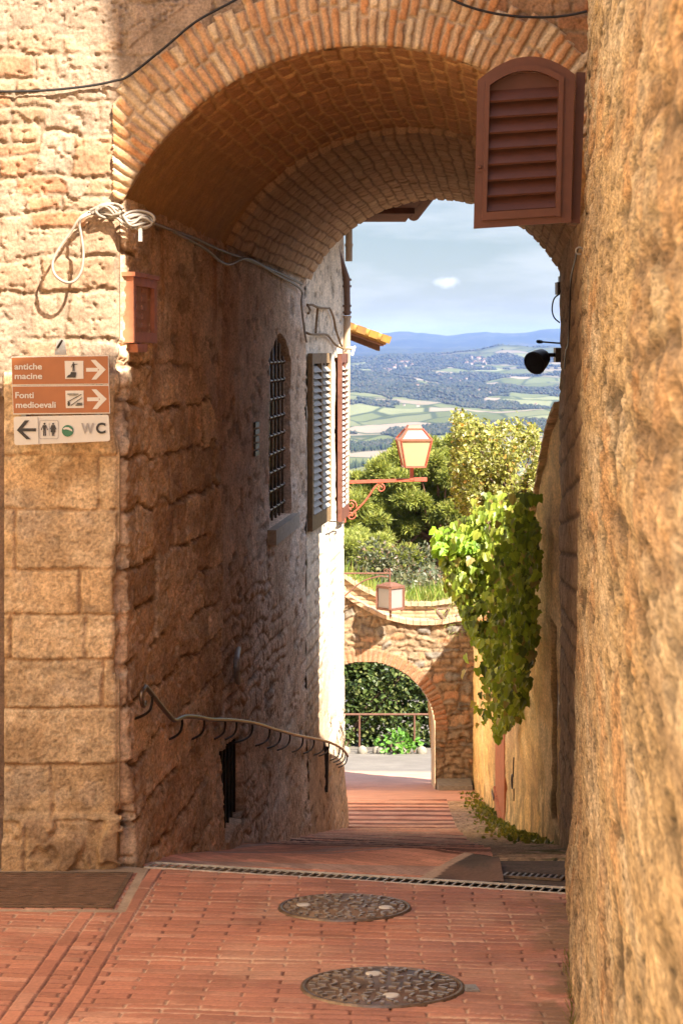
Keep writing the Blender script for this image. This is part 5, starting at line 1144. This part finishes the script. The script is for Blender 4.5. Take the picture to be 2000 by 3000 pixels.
def shrub(name, label, cat, base, blobs, dens, size, cols, w, shape='ovate', group=None, stems=6, mat_=None, hole=.38, seed=0, part='foliage'):
    """blobs: (X, D, Z, rx, ry, rz)"""
    t = thing(name, base, label, cat, group); pts = []; nrm = []
    for (a, b, c_, rx, ry, rz) in blobs:
        n = int(dens * (rx * ry * rz) ** (2 / 3) * 12); q = rv(n); rad = RNG.uniform(.35, 1.05, (n, 1)) ** .5
        pts.append(np.array((a, b, c_)) + q * rad * np.array((rx, ry, rz))); nrm.append(q)
    pts = np.concatenate(pts); nrm = np.concatenate(nrm); k = fbm(pts[:, 0] * 2.3 + pts[:, 1], pts[:, 2] * 2.3, 3, seed + 820) > hole; pts = pts[k]; nrm = nrm[k]; n = len(pts)
    leaf_cloud(part, pts, nrm * .8 + rv(n) * .8 + np.array((0, 0, .1)), nrm * .5 + rv(n) * .5 + np.array((0, -.2, .6)), RNG.uniform(.7, 1.3, n) * size, ccol(n, cols, w), shape, mat_ or M['leaf'], t)
    sb = MB(); g_ = random.Random(seed)
    for i in range(stems):
        a, b, c_, rx, ry, rz = blobs[g_.randrange(len(blobs))]; e_ = Vector((a, b, c_)); s_ = Vector(base) + Vector((g_.uniform(-.3, .3), g_.uniform(-.2, .2), 0))
        sb.tube(spline([s_, s_.lerp(e_, .5) + Vector((g_.uniform(-.2, .2), 0, .1)), e_], 4), [.05 - .005 * q for q in range(9)], 6)
    sb.build('stem', M['bark'], t); return t
g = random.Random(21)
# clipped hedge beyond the low arch
hb = [(x, 47.0 + g.uniform(-.2, .4), z, .55, .6, .55) for x in np.arange(-2.4, 2.6, .55) for z in (-9.0, -8.35, -7.7, -7.1)]
shrub('hedge', 'dense glossy green hedge behind the railing seen through the low arch', 'hedge', (0, 47, -9.5), hb, 150, .12, [(.055, .085, .022), (.085, .115, .03), (.14, .155, .05), (.03, .05, .016)], [.35, .3, .2, .15], seed=3, hole=.22)
shrub('fern', 'bright green fern clump growing at the foot of the hedge', 'fern', (dp(915, 0, 45)[0], 45.1, -9.2), [(dp(905, 0, 45)[0], 45.0, -9.0, .4, .25, .28), (dp(930, 0, 45)[0], 45.0, -8.95, .3, .2, .25)], 90, .13, [(.10, .22, .03), (.14, .30, .05)], [.5, .5], seed=5)
# stones along the foot of the hedge
for i in range(15):
    x = -1.9 + i * .26 + g.uniform(-.10, .10); r_ = g.uniform(.05, .13); mb = MB(); prof = []
    mb.lathe([(.02, -.12), (r_ * .9, -.04), (r_, .03), (r_ * .7, .11), (.02, .15)], (x, 45.0 + g.uniform(-.06, .06), float(G(45)) + .02), (g.uniform(-.2, .2), g.uniform(-.2, .2), 1), 9)
    tag(mb.build('border_stone', M['pale_stone'], None), 'pale rounded stone in the row edging the foot of the hedge', 'stone', 'stones edging the hedge')
# weeds on the parapet, plants at its right end
n = 900; x = RNG.uniform(.05, 2.0, n); x = np.where(RNG.random(n) < .35, RNG.normal(1.75, .18, n), x); yv_ = RNG.uniform(37.2, 37.9, n)
zc_ = ZC(x) + .22; big = (RNG.random(n) < .4)
o = leaf_cloud('wall_grass', np.stack((x, yv_, zc_), -1), rv(n) * .45 + np.array((0, 0, 1)), rv(n) + np.array((0, -1, 0)), np.where(big, .32, .2) * RNG.uniform(.6, 1.3, n), ccol(n, [(.20, .27, .05), (.13, .20, .035), (.30, .30, .09)]), 'blade', M['leaf'])
tag(o, 'tufts of grass and weeds along the top of the garden arch wall', 'grass', kind='stuff')
shrub('wall_plant', 'feathery pale green plant sprouting at the right end of the arch coping', 'plant', (1.95, 36.1, -5.0), [(1.9, 36.1, -4.75, .28, .3, .42), (2.1, 35.9, -4.95, .22, .3, .3)], 70, .15, [(.24, .29, .07), (.16, .22, .05), (.34, .32, .14)], [.4, .4, .2], 'blade', seed=6, hole=.2, stems=3)
# mossy weeds at the foot of the garden wall
n = 1500; D = RNG.uniform(17, 34, n); xx = XR(D) - np.abs(RNG.normal(0, .14, n)) - .03
o = leaf_cloud('moss', np.stack((xx, D, G(D) - .02), -1), rv(n) * .8 + np.array((0, 0, .6)), rv(n), RNG.uniform(.03, .08, n), ccol(n, [(.16, .17, .03), (.10, .12, .03), (.22, .20, .05)]), 'ovate', M['leaf'])
tag(o, 'low weeds and moss along the foot of the garden wall', 'weeds', kind='stuff')
n = 140; D = RNG.uniform(6.9, 8.6, n); xx = XN(D, -2.5) - .03 - np.abs(RNG.normal(0, .012, n)); keepw = fbm(D * 3, D * 0, 2, 9) > .5; D = D[keepw]; xx = xx[keepw]; n = len(D)
o = leaf_cloud('weeds', np.stack((xx, D, plane(D)), -1), rv(n) * .5 + np.array((-.2, 0, 1)), rv(n), RNG.uniform(.03, .07, n), ccol(n, [(.12, .13, .03), (.2, .17, .06)]), 'blade', M['leaf'])
tag(o, 'thin weeds in the joint between the paving and the ochre wall', 'weeds', kind='stuff')

# ================================================================== pines on the slope below
def pine(label, D, trunk, clumps, seed, needle=.25, base_z=None, cols=None):
    g_ = random.Random(seed); tb = Vector(dp(trunk[0][0], trunk[0][1], D)); t = thing('pine_tree', tb, label, 'tree', 'pines on the slope below the wall')
    mb = MB(); tp = [Vector(dp(x, y, D)) for x, y, r in trunk]; mb.tube(spline(tp, 4), list(np.interp(np.linspace(0, 1, (len(tp) - 1) * 4 + 1), np.linspace(0, 1, len(tp)), [r for *_, r in trunk])), 10)
    mid_ = tp[len(tp) // 2]
    P_, Dr, Cc = [], [], []
    for (x, y, rx, ry) in clumps:
        c_ = Vector(dp(x, y, D)) ; kx_ = S * D / F; dd_ = g_.uniform(-2.2, 2.2); c_.y += dd_
        if g_.random() < .35: mb.tube(spline([mid_.lerp(tp[-1], g_.random()), mid_.lerp(c_, .6) + Vector((0, 0, -.2)), c_], 3), [.09, .08, .07, .055, .045, .035, .025], 6)
        nt = int(rx * ry * .40)
        for k in range(nt):
            v = RNG.normal(size=3); v /= np.linalg.norm(v); r_ = RNG.random() ** .4
            q = np.array(c_) + v * r_ * np.array((rx * kx_, (rx + ry) / 2 * kx_, ry * kx_)); m_ = 16
            d_ = rv(m_) * .9 + v * .35 + np.array((0, 0, .55)); P_.append(np.repeat(q[None], m_, 0) + rv(m_) * .05); Dr.append(d_); Cc.append(np.repeat(RNG.uniform(.7, 1.3), m_))
    P_ = np.concatenate(P_); Dr = np.concatenate(Dr); sc_ = np.concatenate(Cc); n = len(P_)
    cc = ccol(n, cols or [(.19, .215, .04), (.27, .28, .05), (.11, .13, .03), (.34, .31, .08)], [.36, .32, .2, .12]) * sc_[:, None]
    leaf_cloud('crown', P_, Dr, rv(n), RNG.uniform(.7, 1.25, n) * needle, cc, 'needle', M['needle'], t)
    mb.build('trunk', M['bark_red'], t); return t
SHAPES['needle'] = (np.array([(-.075, 0, 0), (.075, 0, 0), (.03, 1, 0), (-.03, 1, 0)]), [(0, 1, 2, 3)])
g = random.Random(5)
def cl(x0, x1, y0, y1, n, r0, r1, f=None):
    o = []
    while len(o) < n:
        x, y = g.uniform(x0, x1), g.uniform(y0, y1)
        if f is None or f(x, y): o.append((x, y, g.uniform(r0, r1), g.uniform(r0, r1) * .62))
    return o
ell = lambda cx, cy, rx, ry: (lambda x, y: ((x - cx) / rx) ** 2 + ((y - cy) / ry) ** 2 < 1)
pine('large umbrella pine whose crown fills the view behind the red lantern', 78, [(1014, 1480, .26), (1013, 1340, .24), (1010, 1260, .22), (1000, 1180, .18), (985, 1090, .10)],
     cl(885, 1130, 1012, 1110, 46, 13, 30, ell(1000, 1075, 118, 68)) + cl(790, 1130, 1060, 1300, 150, 14, 34, lambda x, y: ell(960, 1180, 178, 125)(x, y) and not (x > 968 and x < 1050 and y > 1205)), 1)
pine('lower bushy pine left of the hanging lantern with a pale rounded crown', 66, [(815, 1480, .16), (815, 1380, .13), (815, 1310, .08)], cl(730, 890, 1225, 1345, 54, 13, 26, ell(810, 1295, 85, 74)), 2, .19, cols=[(.24, .27, .055), (.31, .32, .07), (.15, .175, .04), (.36, .33, .10)])
pine('slim pine standing behind the yellow green ivy crown', 92, [(1130, 1480, .22), (1130, 1300, .18), (1130, 1150, .12)], cl(1060, 1240, 1090, 1300, 22, 26, 42), 3, .24)
# dark scrub under the pines
sb = []
for i in range(46):
    x = g.uniform(770, 1110); y = g.uniform(1330, 1400); D = g.uniform(52, 60); p = dp(x, y, D); sb.append((p[0], D, p[2] , g.uniform(.4, .7), .6, g.uniform(.35, .6)))
for i in range(16):
    x = g.uniform(850, 1000); y = g.uniform(1265, 1335); p = dp(x, y, 60); sb.append((p[0], 60, p[2], .6, .6, .55))
shrub('scrub_bush', 'dark tangled scrub under the pine behind the arch wall', 'bush', (.3, 56, -12.5), sb, 26, .13, [(.06, .07, .03), (.10, .10, .045), (.14, .13, .06), (.17, .11, .07)], [.35, .3, .2, .15], seed=9, hole=.36, stems=14)

# ================================================================== hillside, valley and mountains
na, nr_ = 560, 520
ang_ = np.linspace(-.42, .42, na); Dv = np.concatenate((np.geomspace(60, 2200, 120), np.geomspace(2230, 31000, nr_ - 120)))
A, Dg = np.meshgrid(ang_, Dv, indexing='ij'); X = A * Dg
base = np.interp(Dg, [60, 80, 110, 300, 900, 1800, 3000, 4300, 5200, 6200, 8000, 10000, 12000, 13500, 17000, 21000, 26000, 31000], [-11, -17, -24, -62, -130, -178, -196, -200, -194, -178, -156, -122, -92, -70, -60, -20, 40, 20])
amp = np.interp(Dg, [60, 400, 1500, 3500, 5000, 7000, 10000, 14000], [.6, 5, 14, 14, 34, 58, 66, 55])
hgt = base + amp * 2 * (fbm(X / 480, Dg / 1100, 5, 900) - .5)
xsrc = np.array([-3000, 700, 1022, 1093, 1151, 1237, 1323, 1404, 1457, 1514, 1572, 1639, 2300, 4000]); ysrc = np.array([1050, 1062, 1058, 1048, 1039, 1039, 1034, 1027, 1012, 1009, 1017, 1015, 1035, 1050])
r2 = (HY - np.interp(A * F + 1000, xsrc, ysrc)) / F * 13200 + 14 * (fbm(A * 220, A * 0, 4, 905) - .5)
xs1 = np.array([-3000, 600, 1022, 1093, 1165, 1237, 1304, 1361, 1419, 1476, 1533, 1586, 1639, 2000, 4000]); ys1 = np.array([985, 992, 986, 979, 972, 977, 985, 979, 972, 977, 976, 967, 964, 975, 990])
r1 = (HY - np.interp(A * F + 1000, xs1, ys1)) / F * 26000 + 30 * (fbm(A * 160, A * 0, 4, 906) - .5)
w2 = np.exp(-((Dg - 13200) / 1300.) ** 2); w1 = np.exp(-((Dg - 26000) / 3000.) ** 2)
hgt = hgt * (1 - w2) + r2 * w2; hgt = hgt * (1 - w1) + (r1 + 60 * (fbm(X / 1500, Dg / 1500, 4, 907) - .5) * np.clip((26000 - Dg) / 2000, 0, 1)) * w1
def forest_mask(X, D):
    f_ = fbm(X / 420 + 31, D / 800, 5, 910) + .03 * sm(4800, 6500, D) - .08 * sm(6000, 4300, D) * sm(2500, 3500, D)
    return sm(.50, .53, f_)
fm_ = np.maximum(forest_mask(X, Dg), .85 * sm(11500, 13500, Dg))
idx = np.arange(na * nr_).reshape(na, nr_); q = np.stack((idx[:-1, :-1], idx[1:, :-1], idx[1:, 1:], idx[:-1, 1:]), -1).reshape(-1, 4)
m, nt, b = new_mat('countryside'); L = nt.links.new
at = nd(nt, 'ShaderNodeAttribute', attribute_name='forest'); geo = nd(nt, 'ShaderNodeNewGeometry')
mp = nd(nt, 'ShaderNodeMapping'); mp.inputs['Scale'].default_value = (1 / 190., 1 / 330., 0); mp.inputs['Rotation'].default_value = (0, 0, .4); L(geo.outputs['Position'], mp.inputs['Vector'])
vo = nd(nt, 'ShaderNodeTexVoronoi', Scale=1.0); L(mp.outputs[0], vo.inputs['Vector'])
cr = nd(nt, 'ShaderNodeValToRGB'); cr.color_ramp.interpolation = 'CONSTANT'; e = cr.color_ramp.elements
e[0].position = 0; e[0].color = (.085, .095, .04, 1); e[1].position = .2; e[1].color = (.115, .12, .06, 1)
for p_, c_ in ((.38, (.165, .138, .098)), (.5, (.10, .11, .05)), (.62, (.20, .162, .122)), (.74, (.135, .118, .078)), (.86, (.15, .155, .08))): x_ = e.new(p_); x_.color = (*c_, 1)
sep = nd(nt, 'ShaderNodeSeparateColor'); L(vo.outputs['Color'], sep.inputs[0]); L(sep.outputs[0], cr.inputs[0])
v2 = nd(nt, 'ShaderNodeTexVoronoi', feature='DISTANCE_TO_EDGE', Scale=1.0); L(mp.outputs[0], v2.inputs['Vector'])
mr = nd(nt, 'ShaderNodeMapRange'); mr.inputs[1].default_value = .02; mr.inputs[2].default_value = .05; L(v2.outputs['Distance'], mr.inputs[0])
no = nd(nt, 'ShaderNodeTexNoise', Scale=.02, Detail=6.0); L(geo.outputs['Position'], no.inputs['Vector'])
mxe = nd(nt, 'ShaderNodeMix', data_type='RGBA'); mxe.inputs[6].default_value = (.05, .06, .03, 1); L(mr.outputs[0], mxe.inputs[0]); L(cr.outputs[0], mxe.inputs[7])
mxf = nd(nt, 'ShaderNodeMix', data_type='RGBA'); L(at.outputs['Fac'], mxf.inputs[0]); L(mxe.outputs[2], mxf.inputs[6])
crf = nd(nt, 'ShaderNodeValToRGB'); crf.color_ramp.elements[0].color = (.018, .024, .012, 1); crf.color_ramp.elements[1].color = (.05, .052, .03, 1); L(no.outputs['Fac'], crf.inputs[0]); L(crf.outputs[0], mxf.inputs[7])
L(mxf.outputs[2], b.inputs['Base Color']); b.inputs['Roughness'].default_value = 1; b.inputs['Specular IOR Level'].default_value = 0
o = np_mesh('terrain', np.stack((X, Dg, hgt), -1).reshape(-1, 3), q, m, None, extra={'forest': fm_.ravel()}); o['kind'] = 'structure'
from bisect import bisect
def zter(x, D):
    i = np.clip((x / D - ang_[0]) / (ang_[1] - ang_[0]), 0, na - 1.001); i0 = i.astype(int); fi = i - i0
    j = np.clip(np.searchsorted(Dv, D) - 1, 0, nr_ - 2); fj = (D - Dv[j]) / (Dv[j + 1] - Dv[j])
    return (hgt[i0, j] * (1 - fi) + hgt[i0 + 1, j] * fi) * (1 - fj) + (hgt[i0, j + 1] * (1 - fi) + hgt[i0 + 1, j + 1] * fi) * fj
# woods: far crowns by the thousand
n = 260000; a = RNG.uniform(-.26, .26, n); D = 2500 * (14500 / 2500) ** RNG.random(n); x = a * D
k = forest_mask(x, D) > RNG.uniform(.15, 1.0, n); x, D = x[k], D[k]; n = len(x)
near = np.argsort(np.abs(x / D - .05)); x, D = x[near[:60000]], D[near[:60000]]; n = len(x)
r_ = RNG.uniform(3.2, 6.0, n) * np.interp(D, [2500, 8000, 14000], [1, 1.4, 2.0]); z = zter(x, D)
tv = np.array([(1, 0, .45), (.31, .95, .5), (-.81, .59, .4), (-.81, -.59, .5), (.31, -.95, .4), (0, 0, 1.25), (0, 0, -.2)])
V = np.stack((x, D, z), -1)[:, None] + tv[None] * r_[:, None, None] * (1 + RNG.uniform(-.2, .2, (n, 7, 1)))
f1 = np.array([(i, (i + 1) % 5, 5) for i in range(5)] + [((i + 1) % 5, i, 6) for i in range(5)])
Fw = (np.arange(n)[:, None, None] * 7 + f1[None]).reshape(-1, 3)
o = np_mesh('woods', V.reshape(-1, 3), Fw, M['needle'], None, np.repeat(ccol(n, [(.030, .039, .020), (.044, .052, .026), (.065, .06, .036), (.020, .030, .017)]), 7, 0), smooth=True)
tag(o, 'dark woods spread over the hills of the valley', 'woods', kind='stuff')
# cypress rows in the nearer fields
cyp = MB(); cyp.lathe([(.5, 0), (1.3, 1.5), (1.5, 4), (1.15, 8), (.5, 11), (.05, 13)], (0, 0, 0), (0, 0, 1), 8)
cm = cyp.build('cypress_tree', mat('cypress', (.035, .05, .025), 1, sc=.6, var=.5), None); first = True
rowsC = [((806, 1022), (900, 1018), 26, 3900), ((803, 1062), (856, 1066), 15, 3300), ((806, 1012), (825, 1011), 6, 4200)]
ci = 0
for (xa, ya), (xb_, yb), n, D0 in rowsC:
    for i in range(n):
        t = i / (n - 1); xx_ = (xa + (xb_ - xa) * t) + g.uniform(-.8, .8); D = D0 * (1 + .04 * t) + g.uniform(-15, 15); X_ = (xx_ * S - 1000) / F * D
        o = cm if ci == 0 else cm.copy()
        if ci: C.objects.link(o)
        o.location = (X_, D, float(zter(np.array([X_]), np.array([D]))[0])); s_ = g.uniform(.75, 1.4); o.scale = (s_ * 1.15, s_ * 1.15, s_)
        tag(o, ['dark cypress in the long row across the pale valley field', 'dark cypress in the lower clump beside the downpipe', 'dark cypress in the short upper row by the downpipe'][[26, 15, 6].index(n)], 'tree', 'cypresses in the valley fields'); ci += 1
# hill village
vm = MB(); vm.box((-6, -5, -1), (6, 5, 6.5)); base_me = vm
def vhouse():
    me = bpy.data.meshes.new('village_house')
    vs = [(-6, -5, -1), (6, -5, -1), (6, 5, -1), (-6, 5, -1), (-6, -5, 6.5), (6, -5, 6.5), (6, 5, 6.5), (-6, 5, 6.5), (-6.4, -5.4, 6.45), (6.4, -5.4, 6.45), (6.4, 5.4, 6.45), (-6.4, 5.4, 6.45), (-6.4, 0, 9), (6.4, 0, 9)]
    fs = [(0, 1, 5, 4), (1, 2, 6, 5), (2, 3, 7, 6), (3, 0, 4, 7), (8, 9, 13, 12), (10, 11, 12, 13), (9, 10, 13), (11, 8, 12)]
    me.from_pydata(vs, [], fs); me.materials.append(M['village']); me.materials.append(M['village_roof'])
    for p in me.polygons: p.material_index = 1 if p.index >= 4 else 0
    return me
vme = vhouse()
spots = [(g.gauss(1095, 16), g.gauss(832, 3)) for _ in range(26)] + [(g.gauss(930, 18), g.gauss(836, 3)) for _ in range(14)] + [(g.uniform(880, 915), g.uniform(846, 852)) for _ in range(6)] + [(g.uniform(820, 1270), g.uniform(850, 935)) for _ in range(16)]
for i, (xx_, yy_) in enumerate(spots):
    Dc = np.linspace(4500, 12600, 400); Xc = (xx_ * S - 1000) / F * Dc; zc_ = zter(Xc, Dc); ys_ = (HY - F * zc_ / Dc) / S; vis = np.minimum.accumulate(np.concatenate(([9e9], ys_[:-1]))) > ys_
    ok = np.where(vis & (np.abs(ys_ - yy_) < 6))[0]
    j = ok[g.randrange(len(ok))] if len(ok) else int(np.argmin(np.abs(ys_ - yy_)))
    D = Dc[j]; o = bpy.data.objects.new('village_house', vme); C.objects.link(o); s_ = g.uniform(.7, 1.5) * (1.1 if i < 46 else .8); o.location = (Xc[j], D, zc_[j]); o.scale = (s_, s_, s_); o.rotation_euler = (0, 0, g.uniform(0, 3.14))
    tag(o, 'tiny pale house of the distant village on the hills' if i < 46 else 'tiny pale farmhouse alone among the valley woods', 'house', 'houses of the distant village' if i < 46 else 'lone farmhouses in the valley')

# ================================================================== air, light, camera
hz = MB(); hz.box((-13500, -60, -260), (13500, 33000, 330))
m = bpy.data.materials.new('haze'); m.use_nodes = True; nt = m.node_tree; nt.nodes.remove(nt.nodes['Principled BSDF'])
pv = nd(nt, 'ShaderNodeVolumePrincipled'); pv.inputs['Density'].default_value = HAZE; pv.inputs['Color'].default_value = HAZE_COL; pv.inputs['Absorption Color'].default_value = (.45, .6, .9, 1)
nt.links.new(pv.outputs[0], nt.nodes['Material Output'].inputs['Volume'])
o = hz.build('haze', m); tag(o, 'blue haze filling the air over the valley', 'haze', kind='stuff')

w = bpy.data.worlds.new('World'); bpy.context.scene.world = w; w.use_nodes = True; nt = w.node_tree; L = nt.links.new
bg = nt.nodes['Background']; sky = nd(nt, 'ShaderNodeTexSky', sky_type='NISHITA'); sky.sun_disc = False
sky.sun_elevation = math.asin(SUN[2]); sky.sun_rotation = math.atan2(SUN[0], SUN[1]); sky.altitude = 320; sky.dust_density = 0.4; sky.air_density = 1.0; sky.ozone_density = 1.5
tc = nd(nt, 'ShaderNodeTexCoord'); mp = nd(nt, 'ShaderNodeMapping'); mp.inputs['Scale'].default_value = (1, 1, 5.5); L(tc.outputs['Generated'], mp.inputs['Vector'])
n1 = nd(nt, 'ShaderNodeTexNoise', Scale=6.0, Detail=7.0, Roughness=.6); L(mp.outputs[0], n1.inputs['Vector'])
mr = nd(nt, 'ShaderNodeMapRange'); mr.inputs[1].default_value = .44; mr.inputs[2].default_value = .66; mr.inputs[3].default_value = .0; mr.inputs[4].default_value = .5; L(n1.outputs['Fac'], mr.inputs[0])
pd = Vector(((1025 * S - 1000) / F, 1, (HY - 648 * S) / F)).normalized()
vsb = nd(nt, 'ShaderNodeVectorMath', operation='SUBTRACT'); L(tc.outputs['Generated'], vsb.inputs[0]); vsb.inputs[1].default_value = pd
vml = nd(nt, 'ShaderNodeVectorMath', operation='MULTIPLY'); L(vsb.outputs[0], vml.inputs[0]); vml.inputs[1].default_value = (1, 1, 2.4)
vln = nd(nt, 'ShaderNodeVectorMath', operation='LENGTH'); L(vml.outputs[0], vln.inputs[0]); n3 = nd(nt, 'ShaderNodeTexNoise', Scale=260.0, Detail=5.0); L(tc.outputs['Generated'], n3.inputs['Vector'])
ma = nd(nt, 'ShaderNodeMath', operation='MULTIPLY_ADD'); L(n3.outputs['Fac'], ma.inputs[0]); ma.inputs[1].default_value = .010; L(vln.outputs['Value'], ma.inputs[2])
mc = nd(nt, 'ShaderNodeMapRange'); mc.inputs[1].default_value = .0125; mc.inputs[2].default_value = .007; mc.inputs[3].default_value = 0; mc.inputs[4].default_value = .9; L(ma.outputs[0], mc.inputs[0])
mm = nd(nt, 'ShaderNodeMath', operation='MAXIMUM'); L(mr.outputs[0], mm.inputs[0]); L(mc.outputs[0], mm.inputs[1])
mx = nd(nt, 'ShaderNodeMix', data_type='RGBA'); L(mm.outputs[0], mx.inputs[0]); L(sky.outputs[0], mx.inputs[6]); mx.inputs[7].default_value = CLOUD
sx_ = nd(nt, 'ShaderNodeSeparateXYZ'); L(tc.outputs['Generated'], sx_.inputs[0]); me_ = nd(nt, 'ShaderNodeMapRange'); me_.inputs[1].default_value = .18; me_.inputs[2].default_value = .6; me_.inputs[3].default_value = SKY_LOW; me_.inputs[4].default_value = 1.0; L(sx_.outputs[2], me_.inputs[0])
vs_ = nd(nt, 'ShaderNodeVectorMath', operation='SCALE'); L(mx.outputs[2], vs_.inputs[0]); L(me_.outputs[0], vs_.inputs['Scale']); vt_ = nd(nt, 'ShaderNodeVectorMath', operation='MULTIPLY'); vt_.inputs[1].default_value = SKY_TINT; L(vs_.outputs[0], vt_.inputs[0]); L(vt_.outputs[0], bg.inputs['Color']); bg.inputs['Strength'].default_value = SKY_STR
sl = bpy.data.lights.new('sun', 'SUN'); sl.energy = SUN_E; sl.angle = math.radians(.9); sl.color = (1, .92, .78); so = bpy.data.objects.new('sun', sl); C.objects.link(so)
so.rotation_euler = Vector(-SUN).to_track_quat('-Z', 'Y').to_euler(); so.location = (6, -8, 20)
cam = bpy.data.cameras.new('camera'); co_ = bpy.data.objects.new('camera', cam); C.objects.link(co_); co_.rotation_euler = (math.pi / 2, 0, 0)
cam.sensor_fit = 'VERTICAL'; cam.sensor_height = 36; cam.sensor_width = 24; cam.lens = F / 3000 * 36; cam.shift_y = -(1500 - HY) / 3000; cam.clip_start = .05; cam.clip_end = 60000
cam.dof.use_dof = True; cam.dof.focus_distance = 13.0; cam.dof.aperture_fstop = 13.0
sc = bpy.context.scene; sc.camera = co_; vs = sc.view_settings; vs.view_transform = 'Standard'; vs.look = 'None'; vs.exposure = EXPO; vs.gamma = 1
sc.cycles.max_bounces = 14; sc.cycles.diffuse_bounces = 10; sc.cycles.transparent_max_bounces = 8; sc.cycles.volume_bounces = 1
